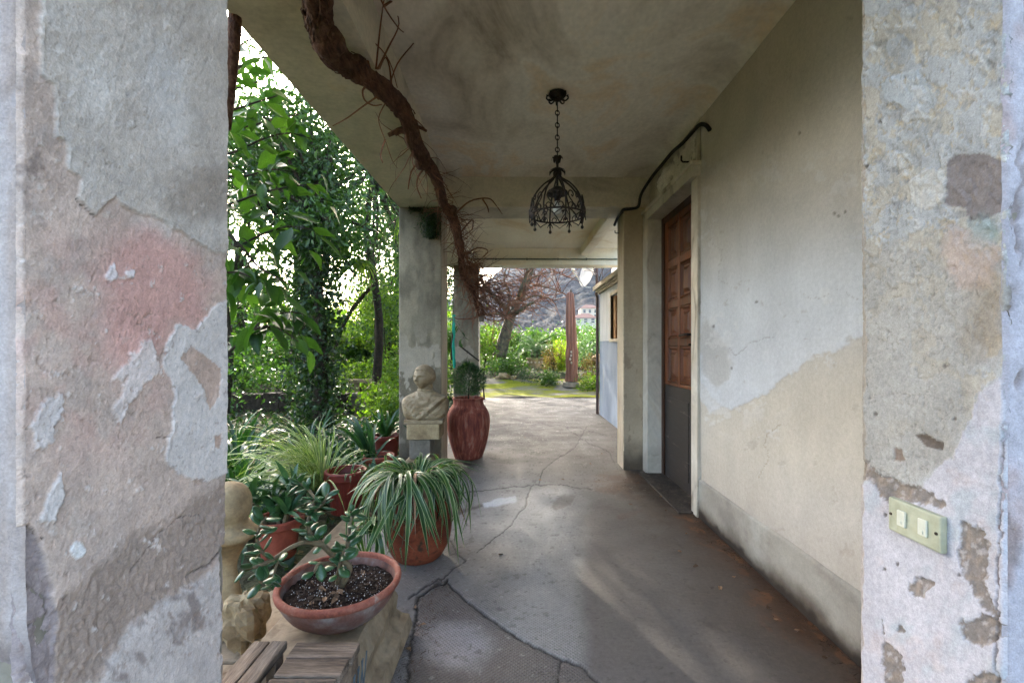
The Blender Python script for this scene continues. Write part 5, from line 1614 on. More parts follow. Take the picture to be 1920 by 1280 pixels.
# clay pot behind the jade branch with a leafy succulent
pb = pot('plant_pot', -1.27, 2.45, 0, .115, .205, M['terra'], 'plain clay pot nearest the left pillar', 0)
AL = [strap_mesh('leaf', M['lf_aloe'], L, W, a_, d_, 9, .45) for (L, W, a_, d_) in [(.26, .028, 1.2, 1.3), (.32, .026, .9, 1.5), (.22, .03, 1.35, .8), (.3, .026, .7, 1.2)]]
al = empty('aloe', (-1.27, 2.45, .18), 'dark green aloe-like plant in the clay pot nearest the left pillar', 'plant')
for (dx, dy, dz, k) in ((0, 0, 0, 16), (-.07, .05, .07, 14), (.06, -.03, .05, 12), (-.12, -.02, .1, 12), (.03, .1, .12, 12)):
    straps(al, 'leaf', AL, (-1.27 + dx, 2.45 + dy, .18 + dz), k, rspread=.02, smin=.6, smax=1.0)
    MB().tube([(-1.27 + dx * .5, 2.45 + dy * .5, .15), (-1.27 + dx, 2.45 + dy, .19 + dz)], .012, 6).build('stem', M['jade_stem'], al)
# aloe pot, and two pots by the column
pc = pot('plant_pot', -1.02, 3.42, 0, .10, .17, M['terra'], 'small clay pot right behind the ribbed red pot', 0)
a2 = empty('aloe', (-1.06, 3.42, .16), 'small spiky aloe rosette behind the ribbed red pot', 'plant')
straps(a2, 'leaf', AL, (-1.06, 3.40, .15), 18, rspread=.02, smin=.4, smax=.62)
pd = pot('plant_pot', -1.17, 3.92, 0, .125, .19, M['terra'], 'wide clay pot between the aloe and the column', 0)
pe = pot('plant_pot', -1.24, 4.42, .06, .13, .21, M['terra_red'], 'dark red pot against the left side of the column', 0)
DK = [strap_mesh('leaf', M['lf_dark'], L, W, a_, d_, 10, .25, tw) for (L, W, a_, d_, tw) in [(.55, .026, 1.25, 1.6, .2), (.65, .024, 1.05, 1.9, -.2), (.48, .028, 1.35, 1.2, .3), (.6, .024, .85, 1.7, .1), (.4, .024, 1.45, .6, .2)]]
bq = empty('bromeliad', (-1.24, 4.42, .26), 'upright strap-leaved plant in the dark red pot', 'plant')
straps(bq, 'leaf', DK, (-1.26, 4.42, .25), 34, rspread=.06, smin=.5, smax=.8, base_tilt=.3)
bq = empty('strap_plant', (-1.17, 3.92, .18), 'drooping strap-leaved plant in the wide clay pot', 'plant')
straps(bq, 'leaf', DK, (-1.22, 3.92, .16), 26, rspread=.07, smin=.6, smax=.95, az=(1.4, 4.8))
for (x, y, s_, n_, lab) in [(-1.75, 3.0, .8, 40, 'dark strap-leaved clump just left of the striped grass'), (-2.1, 3.5, .95, 44, 'dark strap-leaved clump behind the striped grass near the left pillar'),
        (-1.7, 3.8, .9, 44, 'dark strap-leaved clump right behind the striped grass'), (-2.5, 4.1, 1.0, 44, 'dark strap-leaved clump at the edge of the left pillar, second row'),
        (-1.75, 4.6, .95, 40, 'strap-leaved clump left of the dark red pot'), (-2.2, 4.8, 1.0, 40, 'strap-leaved clump in the back row, in front of the main ivy trunk'),
        (-2.9, 4.7, 1.05, 40, 'strap-leaved clump in the back row by the left pillar'), (-1.6, 5.3, .85, 36, 'strap-leaved clump farthest back, beside the grey column'),
        (-1.95, 2.55, .7, 40, 'strap-leaved clump behind the carved finial'), (-1.45, 3.55, .75, 40, 'strap-leaved clump behind the ribbed red pot'),
        (-1.45, 4.25, .7, 36, 'strap-leaved clump behind the wide clay pot'), (-1.6, 2.75, .6, 36, 'low strap-leaved clump between the clay pot and the striped grass'),
        (-2.35, 3.05, .85, 40, 'strap-leaved clump deepest behind the left pillar edge')]:
    ag = empty('strap_leaf_clump', (x, y, -.02), lab, 'plant', 'strap-leaved clumps in the shady bed')
    straps(ag, 'leaf', DK, (x, y, -.02), n_, rspread=.12, smin=.75 * s_, smax=1.25 * s_, base_tilt=.45)

# slatted boxes at the front, wire mesh between them
bx = empty('slatted_box', (-.645, 1.05, 0), 'weathered plank box end at the left, by the pillar', 'wooden box')
MB().cbox((-.69, .72, .320), (-.648, 1.205, .342), .003).build('slat', M['slat_y'], bx)
MB().cbox((-.644, .72, .322), (-.602, 1.205, .343), .003).build('slat', M['slat_y'], bx)
for (x0, x1) in ((-.688, -.662), (-.63, -.604)):
    for (y0, y1) in ((.74, .78), (1.15, 1.19)):
        MB().cbox((x0, y0, 0), (x1, y1, .3195), .003).build('leg', M['old_wood'], bx)
bx = empty('slatted_box', (-.49, 1.0, 0), 'weathered slatted box with cross planks in front of the stone block', 'wooden box')
for k, y in enumerate((1.142, 1.076, 1.010, .944, .878)):
    MB().cbox((-.575 + .004 * (k % 2), y, .318 + .002 * (k % 2)), (-.408 - .005 * (k % 3), y + .060, .341 + .002 * (k % 2)), .0035).build('slat', M['slat_x'], bx)
MB().cbox((-.425, .87, .10), (-.412, 1.20, .3175), .003).build('side_board', M['old_wood'], bx)
MB().cbox((-.572, .87, .10), (-.559, 1.20, .3175), .003).build('side_board', M['old_wood'], bx)
for (x, y) in ((-.56, .88), (-.44, .88), (-.56, 1.17), (-.44, 1.17)):
    MB().cbox((x, y, 0), (x + .02, y + .02, .316), .003).build('leg', M['old_wood'], bx)
wm = MB()
for i in range(12):
    y = .80 + i * .035
    wm.tube([(-.60, y, .29), (-.578, y + .02, .295)], .002, 4)
    wm.tube([(-.60, y + .03, .288), (-.578, y - .002, .292)], .002, 4)
    wm.tube([(-.60, y, .2), (-.578, y + .03, .2)], .002, 4)
for z_ in (.2, .25, .29):
    wm.tube([(-.6, .78, z_), (-.598, 1.22, z_)], .002, 4)
    wm.tube([(-.58, .78, z_), (-.58, 1.22, z_)], .002, 4)
for i in range(14):
    y = .80 + i * .03
    wm.tube([(-.405, y, .12), (-.40, y + .04, .3)], .0018, 4)
    wm.tube([(-.405, y + .04, .12), (-.40, y, .3)], .0018, 4)
tag(wm.build('wire_mesh', M['mesh_wire'], None), 'bent grey wire mesh between the slatted boxes', 'wire mesh')

# kerb, rock and carved stone behind the left pillar
kb = empty('kerb', (-1.02, 2.0, 0), 'worn stone kerb between passage and planted bed', 'kerb')
yy = 1.06
for i, l_ in enumerate((.52, .48, .50, .46)):
    MB().cbox((-1.10 + random.uniform(-.01, .01), yy, -.05), (-.93 + random.uniform(-.01, .01), yy + l_ - .012, .035 + random.uniform(-.006, .006)), .012).build('kerb_stone', M['block'], kb)
    yy += l_
rk = MB().blob((-.985, 1.66, .125), (.085, .085, .098), 26, .28, 4, 2.4, True)
tag(rk.build('rock', M['stone'], None), 'pale sandstone rock against the left pillar', 'rock')
k_ = .00205
cs = smooth_path([Vector((r_ * k_, H - (y - CY) * k_, 0)) for r_, y in [(30, 1195), (34, 1170), (26, 1130), (20, 1095), (16, 1062), (24, 1036), (40, 1012), (54, 1002), (52, 990), (36, 978), (43, 955), (40, 930), (26, 911), (4, 903)]], 3)
tag(MB().lathe([(max(q.x, .001), q.y) for q in cs], (-1.105, 1.75, 0), 30, wob=.05).build('carved_stone', M['stone'], None, True), 'rounded carved sandstone finial half hidden by the left pillar', 'carved stone')

# fern tuft at the head of the column
ft = empty('fern_tuft', (-.76, 4.08, 2.36), 'dark hanging tuft of moss and fern at the column head', 'plant')
g = np.random.default_rng(5)
n = 2600
tt = g.random(n) ** .7
P = np.stack([-.775 + g.normal(size=n) * .055 * (1.1 - .5 * tt) + .03 * tt, 4.11 - np.abs(g.normal(size=n)) * .03, 2.375 - tt * .27], 1)
leaf_cloud('fronds', M['lf_ivy'], P, .022, .25, ft, .8, seed=5)
P = np.stack([-.95 + .3 * g.random(500), 4.115 - np.abs(g.normal(size=500)) * .012, 2.378 - np.abs(g.normal(size=500)) * .018], 1)
leaf_cloud('moss_line', M['lf_ivy'], P, .014, .5, ft, .5, seed=6)

# small conifer in the jar, tendril leaves by the far column
cf = empty('conifer_sapling', (JX, JY, .57), 'small feathery conifer growing in the red jar', 'plant')
MB().tube([(JX, JY, .57), (JX + .01, JY, .95)], [.008, .003], 6).build('stem', M['dark_bark'], cf)
n = 3600
tt = g.random(n)
rad_ = (.15 * np.sin(np.pi * np.clip(tt * .8 + .2, 0, 1)) + .02) * np.sqrt(g.random(n))
aa = g.random(n) * 2 * np.pi
P = np.stack([JX + rad_ * np.cos(aa), JY + rad_ * np.sin(aa), .61 + tt * .33 + .25 * rad_], 1)
dd_ = np.stack([np.cos(aa), np.sin(aa), np.full(n, .5)], 1)
leaf_cloud('needles', M['lf_needle'], P, .04, .12, cf, -.2, seed=7, dirs=dd_)

# litter on the floor: single dry leaves that read one by one
DL = leaf_mesh('dry_leaf', M['dry_leaf'], 1, .6, 5, .3, .35)
spots = [(1172, 870), (1200, 905), (1236, 930), (1010, 900), (960, 890), (1052, 898), (935, 1040), (1290, 1000), (1350, 1098), (1412, 1105), (1270, 1032), (1310, 1060), (1440, 1140), (1500, 1180), (1380, 1080), (900, 830), (985, 820), (1130, 850), (1105, 868), (780, 1140), (800, 1170), (770, 1220), (1540, 1230), (1460, 1160), (1245, 955), (1178, 945)]
for i, (x, y) in enumerate(spots):
    p = atz(x, y, .004)
    if p.x > 1.19: p.x = 1.17
    o = link('dry_leaf', DL, None, Matrix.Translation(p) @ Euler((random.uniform(-.3, .3), random.uniform(-.3, .3), random.uniform(0, 6))).to_matrix().to_4x4() @ Matrix.Diagonal((.03, .035, .03, 1)))
    tag(o, 'small dry brown leaf lying on the passage floor', 'dry leaf', 'dry leaves on the passage floor')
lt = MB()
for i in range(900):
    y = 1.3 + 2.7 * random.random()
    x = 1.205 - abs(random.gauss(0, .05))
    if i % 4 == 0:
        y = random.uniform(1.2, 2.2); x = -.36 + random.gauss(0, .035)
    elif i % 9 == 0:
        x, y = random.gauss(.98, .12), random.gauss(3.75, .2)
    if x > 1.2: x = 1.19
    d = random.uniform(0, 6.28); l_ = random.uniform(.002, .02)
    lt.tube([(x, y, .003 + random.random() * .004), (min(1.2, x + l_ * math.cos(d)), y + l_ * math.sin(d), .003 + random.random() * .008)], random.uniform(.0006, .0016), 4)
tag(lt.build('floor_litter', M['litter'], None), 'brown crumbs and rootlets swept along the wall foot', 'litter', None, 'stuff')

# ------------------------------------------------------------------ garden to the left
# big-leaved tree reaching in from behind the left pillar
bt = empty('broadleaf_tree', (-2.5, 2.4, 0), 'tree with large oval leaves reaching in beside the left pillar', 'tree')
MB().tube(smooth_path([(-2.5, 2.4, -.05), (-2.45, 2.4, .8), (-2.5, 2.45, 1.6), (-2.4, 2.4, 2.4), (-2.3, 2.4, 3.2)], 4), [.07 - .0025 * i for i in range(17)], 10).build('trunk', M['dark_bark'], bt, True)
BL = [leaf_mesh('leaf', M['lf_big'], 1, w_, 7, f_, c_) for (w_, f_, c_) in ((.46, .10, .16), (.52, .16, .3), (.42, .08, .05), (.5, .2, .22))]
branches = []
def br(path, n, s_):
    branches.append((path, n, s_))
br([(380, 480, 2.3), (440, 465, 2.3), (490, 440, 2.3), (540, 425, 2.3), (585, 430, 2.3)], 26, .15)
br([(380, 400, 2.4), (440, 380, 2.4), (490, 362, 2.4), (545, 350, 2.4), (600, 345, 2.4)], 24, .13)
br([(380, 300, 2.5), (440, 285, 2.5), (490, 262, 2.5), (540, 250, 2.5), (590, 262, 2.5)], 24, .13)
br([(380, 220, 2.3), (440, 205, 2.3), (480, 192, 2.3), (520, 180, 2.3)], 18, .12)
br([(380, 140, 2.2), (440, 130, 2.2), (470, 112, 2.2), (500, 108, 2.2)], 16, .11)
br([(400, 330, 2.6), (460, 330, 2.6), (510, 318, 2.6), (560, 325, 2.6)], 20, .13)
br([(400, 240, 2.7), (460, 238, 2.7), (520, 222, 2.7), (560, 215, 2.7)], 16, .12)
br([(430, 440, 2.2), (460, 470, 2.2), (485, 500, 2.2), (520, 520, 2.2), (545, 535, 2.2)], 20, .16)
br([(400, 690, 2.2), (450, 640, 2.25), (495, 600, 2.3), (540, 585, 2.3), (575, 590, 2.3)], 22, .15)
br([(470, 620, 2.2), (500, 612, 2.2), (530, 620, 2.2), (560, 640, 2.2)], 20, .15)
br([(400, 560, 2.4), (450, 540, 2.4), (500, 530, 2.4)], 12, .12)
br([(380, 520, 2.1), (440, 510, 2.1), (470, 520, 2.1)], 12, .13)
br([(400, 90, 2.4), (445, 88, 2.4), (470, 75, 2.4), (490, 100, 2.4)], 14, .11)
br([(400, 60, 2.8), (440, 70, 2.8), (465, 60, 2.8)], 12, .11)
br([(400, 160, 2.9), (450, 165, 2.9), (490, 150, 2.9)], 10, .11)
bo_ = par_origin(bt)
nleaf = 0
for (path, n, s_) in branches:
    pts = smooth_path(px_path(path), 4)
    MB().tube(pts, [.008 * (1 - .7 * i / len(pts)) for i in range(len(pts))], 5).build('branch', M['dark_bark'], bt)
    for k in range(n):
        t_ = .15 + .85 * k / n
        i = min(len(pts) - 2, int(t_ * (len(pts) - 1)))
        p = pts[i] + Vector((random.gauss(0, .03), random.gauss(0, .09), random.gauss(0, .05)))
        tg_ = (pts[i + 1] - pts[i]).normalized()
        d = (tg_ * random.uniform(-.2, .9) + Vector((random.gauss(0, .5), random.gauss(0, .6), random.gauss(-.45, .35)))).normalized()
        q = d.to_track_quat('Y', 'Z').to_matrix().to_4x4()
        L_ = s_ * random.choice([.45, .6, .75, .85, .95, 1.05, 1.15]) * random.uniform(.9, 1.1)
        link('leaf', random.choice(BL), bt, Matrix.Translation(p - bo_) @ q @ Matrix.Rotation(random.uniform(-.7, .7), 4, 'Y') @ Matrix.Diagonal((L_, L_, L_, 1)))
        nleaf += 1

vs_ = smooth_path(px_path([(447, -60, 1.75), (441, 30, 1.75), (438, 80, 1.75), (432, 140, 1.75), (420, 240, 1.75)]), 4)
tag(MB().tube(vs_, .024, 8).build('post', M['bark'], None, True), 'dark brown upright stem beside the top of the left pillar', 'stem')

def limbs(b_, base, tops, r0, n=5):
    for t_ in tops:
        p0, p1 = Vector(base), Vector(t_)
        mid = [p0.lerp(p1, k / n) + Vector([random.gauss(0, .05 * (p1 - p0).length * .5) for _ in range(3)]) * (0 < k < n) for k in range(n + 1)]
        pts = smooth_path(mid, 3)
        b_.tube(pts, [r0 * (1 - .85 * i / len(pts)) for i in range(len(pts))], 6)

def tree(name, label, base, trunk, r0, ells, n, size, aspect, mat, clumps=120, spread=.22, seed=1, cat='tree', group=None, droop=.4, bark='dark_bark', hollow=.3, nl=14):
    o = empty(name, base, label, cat, group)
    pts = smooth_path(trunk, 4)
    MB().tube(pts, [r0 * (1 - .6 * i / len(pts)) for i in range(len(pts))], 9).build('trunk', M[bark], o, True)
    P, v, C = cloud_points(ells, n, clumps, spread, seed, hollow)
    b_ = MB()
    idx = np.random.default_rng(seed).choice(len(C), min(nl, len(C)), replace=False)
    limbs(b_, trunk[-1], [tuple(C[i]) for i in idx], r0 * .4)
    if len(b_.v): b_.build('limbs', M[bark], o)
    leaf_cloud('crown', M[mat], P, size, aspect, o, droop, seed=seed, var=v)
    return o

# ivy-wrapped trunks in the middle of the opening
def ivy_tree(x, y, r0, h_, n, seed, label, top):
    o = empty('ivy_clad_tree', (x, y, -.03), label, 'tree')
    pts = smooth_path([(x, y, -.05), (x + .03, y, h_ * .3), (x - .04, y, h_ * .6), (x + .02, y, h_)], 4)
    MB().tube(pts, [r0 * (1 - .4 * i / len(pts)) for i in range(len(pts))], 9).build('trunk', M['dark_bark'], o, True)
    g_ = np.random.default_rng(seed)
    zz_ = g_.random(n) * h_
    wob_ = .6 + .6 * vnoise(zz_ * 1.6, zz_ * 0, seed)
    a_ = g_.random(n) * 2 * np.pi
    r_ = (r0 + np.abs(g_.normal(size=n)) * .16 * wob_)
    P = np.stack([x + r_ * np.cos(a_), y + r_ * np.sin(a_), zz_], 1)
    leaf_cloud('ivy', M['lf_ivy'], P, .06, .75, o, .8, seed=seed)
    P, v, C = cloud_points(top, int(n * 1.6), 90, .2, seed + 1, .2)
    b_ = MB(); limbs(b_, (x + .02, y, h_ * .8), [tuple(C[i]) for i in range(14)], r0 * .4); b_.build('limbs', M['dark_bark'], o)
    leaf_cloud('crown', M['lf_laurel'], P, .085, .42, o, .3, seed=seed + 2, var=v)
ivy_tree(-2.62, 6.1, .10, 3.6, 5200, 21, 'ivy-wrapped dark trunk in the middle of the garden opening', [(-2.4, 6.2, 2.6, .9, .7, .7), (-2.9, 6.3, 3.9, 1.1, .9, .9)])
ivy_tree(-3.15, 6.9, .08, 3.2, 3000, 31, 'slimmer ivy-covered trunk just left of the main one', [(-3.3, 6.9, 2.6, .8, .7, .8), (-3.6, 7.0, 3.8, 1.0, .9, .9)])
tree('laurel_tree', 'dense dark laurel shrub at the left edge of the opening', (-4.6, 7.2, -.03), [(-4.6, 7.2, -.05), (-4.5, 7.2, 1.0), (-4.6, 7.2, 2.0)], .07, [(-4.7, 7.2, 2.4, 1.2, 1.0, 1.1), (-4.2, 7.0, 3.9, 1.4, 1.0, 1.0), (-4.6, 7.1, .9, 1.0, .8, .5)], 9000, .085, .4, 'lf_laurel', 150, .2, 41)
tree('narrow_leaf_tree', 'airy narrow-leaved tree against the bright sky', (-2.6, 8.4, -.03), [(-2.6, 8.4, -.05), (-2.5, 8.4, 1.6), (-2.7, 8.3, 3.2), (-2.6, 8.4, 4.4)], .09, [(-2.3, 8.2, 3.4, 1.3, 1.1, .9), (-2.9, 8.4, 4.9, 1.7, 1.2, 1.0), (-1.9, 8.0, 4.6, .9, .9, .9), (-2.1, 8.4, 2.2, .8, .7, .6)], 9500, .085, .2, 'lf_olive', 200, .22, 51, droop=.7, nl=40)
tree('narrow_leaf_tree', 'tall narrow-leaved tree behind the ivy-wrapped trunks', (-5.2, 10.5, -.03), [(-5.2, 10.5, -.05), (-5.0, 10.5, 2.4), (-5.2, 10.5, 4.6)], .11, [(-4.6, 10.3, 5.0, 2.2, 1.5, 1.4), (-5.6, 10.4, 6.6, 2.4, 1.6, 1.3), (-3.8, 10.2, 6.4, 1.6, 1.4, 1.2)], 8500, .10, .24, 'lf_olive', 170, .26, 61, droop=.6, nl=40)
tree('evergreen_tree', 'leafy evergreen added behind the grey column to block the sun', (-2.6, 11.6, .2), [(-2.6, 11.6, .1), (-2.5, 11.6, 1.8), (-2.6, 11.6, 3.4)], .10, [(-2.5, 11.6, 3.4, 1.5, 1.2, 1.3), (-2.0, 11.4, 4.6, 1.4, 1.2, 1.0), (-3.2, 11.4, 2.0, 1.0, .9, .7), (-3.4, 11.5, 4.4, 1.2, 1.0, 1.0)], 15000, .10, .42, 'lf_laurel', 200, .26, 71)  # tree added across the sun's path, keeping direct sun off the passage floor
tree('sunlit_tree', 'bright sunlit leafy tree left of the grey column', (-3.6, 13.0, .2), [(-3.6, 13.0, .0), (-3.6, 13.0, 1.2), (-3.5, 13.0, 2.2)], .06, [(-3.6, 13.0, 2.4, 1.0, .9, .8), (-3.2, 12.8, 1.5, .9, .8, .5), (-4.4, 13.1, 1.7, .8, .8, .6)], 7000, .10, .42, 'lf_bright', 120, .22, 81)
tree('evergreen_tree', 'dark evergreen at the far left of the garden', (-7.2, 11.8, -.03), [(-7.2, 11.8, -.05), (-7.1, 11.8, 2.0), (-7.2, 11.8, 3.6)], .12, [(-7.3, 11.8, 1.7, 1.5, 1.2, 1.0), (-7.0, 11.8, 5.6, 1.8, 1.5, 1.2), (-6.0, 11.6, 1.0, 1.3, 1.0, .8)], 13000, .11, .42, 'lf_laurel', 180, .28, 91)
tree('evergreen_tree', 'tall evergreen closing the view behind the other trees', (-4.6, 17.5, .2), [(-4.6, 17.5, .0), (-4.5, 17.5, 3.0), (-4.6, 17.5, 5.5)], .16, [(-4.8, 17.5, 3.2, 2.0, 1.5, 1.6), (-3.4, 17.3, 6.0, 2.2, 1.6, 1.8), (-6.4, 17.4, 5.8, 2.2, 1.6, 1.8)], 8000, .16, .42, 'lf_laurel', 110, .38, 101)
tree('evergreen_tree', 'tall evergreen added behind the far column to shade the floor', (-2.0, 14.8, .3), [(-2.0, 14.8, .2), (-1.95, 14.8, 2.0), (-1.9, 14.9, 4.2)], .12, [(-2.15, 14.7, 3.2, .75, .9, 1.3), (-1.5, 15.0, 5.7, 1.9, 1.2, 1.5), (.4, 15.2, 6.3, 1.8, 1.2, 1.5)], 12000, .12, .42, 'lf_laurel', 170, .28, 650)  # added tree; its crown above the far beam stays unseen and shades the floor
for i, (x, y, h_, w_, lab) in enumerate([(-9.5, 19, 3.6, 2.2, 'rounded background tree at the far left beyond the garden'), (-6.8, 21, 3.4, 2.2, 'rounded background tree behind the tall evergreen'), (-4.2, 22, 3.0, 2.0, 'rounded background tree left of the grey column'), (-7.6, 15.5, 2.4, 1.5, 'low background tree between the trunks'), (-5.9, 14.6, 2.0, 1.2, 'low bushy tree right behind the ivy-clad trunks'), (-9.2, 14.5, 2.6, 1.6, 'low background tree by the left pillar edge'), (-4.4, 15.0, 1.9, 1.2, 'low bushy tree behind the sunlit one')]):
    tree('background_tree', lab, (x, y, -.03), [(x, y, -.05), (x + .1, y, h_ * .3), (x, y, h_ * .6)], .09, [(x, y, h_ * .55, w_, w_ * .7, h_ * .5), (x + w_ * .4, y, h_ * .3, w_ * .7, w_ * .6, h_ * .32)], 5200, .16, .5, ['lf_laurel', 'lf_hedge', 'lf_bright'][i % 3], 110, w_ * .17, 600 + i, nl=8)
for i, (x, y, h_, w_) in enumerate([(-2.25, 9.2, .9, .6), (-3.1, 9.6, .8, .7), (-2.6, 10.4, 1.1, .7), (-1.7, 9.8, .8, .5), (-4.2, 9.0, .9, .8), (-5.4, 8.6, 1.0, .8), (-3.5, 8.1, .6, .6), (-1.75, 6.6, .5, .4), (-2.1, 7.6, .5, .5), (-6.4, 9.2, 1.0, .9)]):
    mt = ['lf_bright', 'lf_bright', 'lf_bright', 'lf_bright', 'lf_hedge', 'lf_laurel', 'lf_ivy', 'lf_bright', 'lf_bright', 'lf_laurel'][i]
    lab = ['bright green bush at the foot of the garden beside the column', 'sunny lime-green bush behind the low wall', 'tallest lime-green bush beyond the low wall', 'lime-green bush half hidden by the grey column', 'mid-green bush behind the ivy-clad trunks', 'dark bush in the left background', 'low dark ivy mound between the trunks', 'small yellow-green plant close to the grey column', 'low yellow-green bush in front of the low wall', 'dark bush at the far left of the opening'][i]
    o = empty('bush', (x, y, -.03), lab, 'bush')
    b_ = MB()
    limbs(b_, (x, y, -.05), [(x + random.gauss(0, w_ * .4), y + random.gauss(0, w_ * .4), h_ * random.uniform(.5, .9)) for _ in range(8)], .012)
    b_.build('stems', M['dark_bark'], o)
    P, v, C = cloud_points([(x, y, h_ * .5, w_, w_ * .8, h_ * .5)], int(1900 * w_ / .6), 60, .11, 200 + i, .1)
    P[:, 2] = np.maximum(P[:, 2], -.02)
    leaf_cloud('foliage', M[mt], P, .065, .5, o, .1, seed=210 + i, var=v)
# saplings
for i, (px_, Y_) in enumerate(((704, 9.4), (712, 9.7), (722, 10.2))):
    x = (px_ - CX) / F * Y_
    tree('sapling', ['thin bare-stemmed sapling left of the grey column', 'taller thin sapling nearest the grey column', 'leaning thin sapling in the sunny clearing'][i], (x, Y_, -.03), [(x, Y_, -.05), (x + .03, Y_, .7), (x - .02, Y_, 1.5), (x + .05, Y_, 2.1)], .016, [(x, Y_, 2.0, .4, .4, .4)], 700, .07, .4, 'lf_bright', 20, .12, 300 + i, nl=8)
# fan palm leaf
fp = empty('fan_palm', (-2.75, 6.75, -.03), 'young fan palm with a yellow-green fan leaf', 'palm')
MB().tube(smooth_path([(-2.75, 6.75, -.05), (-2.7, 6.8, 1.0), (-2.5, 6.85, 1.6), (-2.2, 6.9, 2.0)], 4), .03, 8).build('trunk', M['dark_bark'], fp)
seg = leaf_mesh('leaf_segment', M['lf_palm'], 1, .075, 5, .5, .15)
fo = par_origin(fp)
for (c_, tip_, az) in (((-2.25, 6.75, 2.42), (-.1, -.45, -.9), 0), ((-2.6, 6.8, 2.7), (-.5, -.3, -.5), .5), ((-1.75, 6.9, 3.1), (.5, -.2, -.6), -.6)):
    c0 = Vector(c_)
    MB().tube(smooth_path([(-2.2, 6.9, 1.95), tuple(Vector((-2.2, 6.9, 2.4)).lerp(c0, .5) + Vector((0, 0, .1))), c_], 4), .008, 5).build('leaf_stalk', M['jade_stem'], fp)
    ax = Vector(tip_).normalized()
    s0 = ax.cross(Vector((0, 1, .3))).normalized()
    for k in range(15):
        a_ = (k - 7) * .15
        d = (ax * math.cos(a_) + s0 * math.sin(a_)).normalized()
        link('leaf_segment', seg, fp, Matrix.Translation(c0 - fo) @ d.to_track_quat('Y', 'Z').to_matrix().to_4x4() @ Matrix.Diagonal((.42, .42, .42, 1)))

# low garden walls and stone bench
lw = empty('garden_wall', (-2.3, 8.3, 0), 'low stone garden wall beside the grey column', 'low wall')
x = -3.0
for i in range(5):
    w_ = random.uniform(.28, .42)
    MB().cbox((x, 8.25, -.05), (x + w_ - .008, 8.5, .20 + random.uniform(-.01, .01)), .012).build('wall_stone', M['curb'], lw)
    MB().cbox((x, 8.24, .21), (x + w_ - .006, 8.51, .275), .012).build('cap_stone', M['curb'], lw)
    x += w_
lw = empty('garden_wall', (-4.4, 7.9, 0), 'dark mossy low wall in the left background', 'low wall')
x = -5.8
for i in range(8):
    w_ = random.uniform(.28, .42)
    MB().cbox((x, 7.9, -.05), (x + w_ - .008, 8.15, .30 + random.uniform(-.02, .02)), .015).build('wall_stone', M['dark_bark'], lw)
    x += w_
sb_ = empty('stone_bench', (-2.95, 7.4, 0), 'pale stone slab bench beyond the trunks', 'stone bench')
b = MB(); b.cbox((-3.3, 9.0, .40), (-2.55, 9.3, .47), .015); b.build('seat', M['stone'], sb_)
for x in (-3.2, -2.75):
    MB().cbox((x, 9.05, -.05), (x + .12, 9.25, .399), .012).build('leg', M['stone'], sb_)

# leaf litter and ground cover in the bed
g = np.random.default_rng(77)
n = 9000
P = np.stack([-1.1 - g.random(n) ** .8 * 5.5, 2.2 + g.random(n) * 8.5, np.zeros(n)], 1)
P[:, 2] = ground_z(P[:, 0], P[:, 1]) + g.random(n) * .09
o = leaf_cloud('ground_cover', M['lf_ivy'], P, .06, .7, None, -.1, 1.5, seed=78)
tag(o, 'low dark ground cover filling the garden bed', 'ground cover')
n = 2500
P = np.stack([-1.15 - g.random(n) * 5, 2.2 + g.random(n) * 7, np.zeros(n)], 1)
P[:, 2] = ground_z(P[:, 0], P[:, 1]) + .01
o = leaf_cloud('leaf_litter', M['lf_brown'], P, .05, .6, None, -.05, 3, seed=79)
tag(o, 'fallen brown leaves scattered over the garden bed', 'leaf litter')

# ------------------------------------------------------------------ garden beyond the passage
def cloud_thing(name, label, cat, base, ells, n, size, aspect, mat, clumps, spread, seed, droop=.1, zmin=None, group=None):
    o = empty(name, base, label, cat, group)
    b_ = MB()
    limbs(b_, base, [(e[0] + random.gauss(0, e[3] * .4), e[1], e[2] + e[5] * random.uniform(-.3, .5)) for e in ells for _ in range(3)], .018)
    b_.build('stems', M['dark_bark'], o)
    P, v, C = cloud_points(ells, n, clumps, spread, seed, .25)
    if zmin is not None: P[:, 2] = np.maximum(P[:, 2], zmin)
    leaf_cloud('foliage', M[mat], P, size, aspect, o, droop, seed=seed, var=v)
    return o
hx = np.linspace(-2.4, 3.2, 12)
cloud_thing('hedge', 'clipped glossy green hedge closing off the garden', 'hedge', (.4, 16.2, .35), [(x, 16.2, 1.1, .5, .45, .72) for x in hx], 24000, .085, .6, 'lf_hedge', 420, .14, 401)
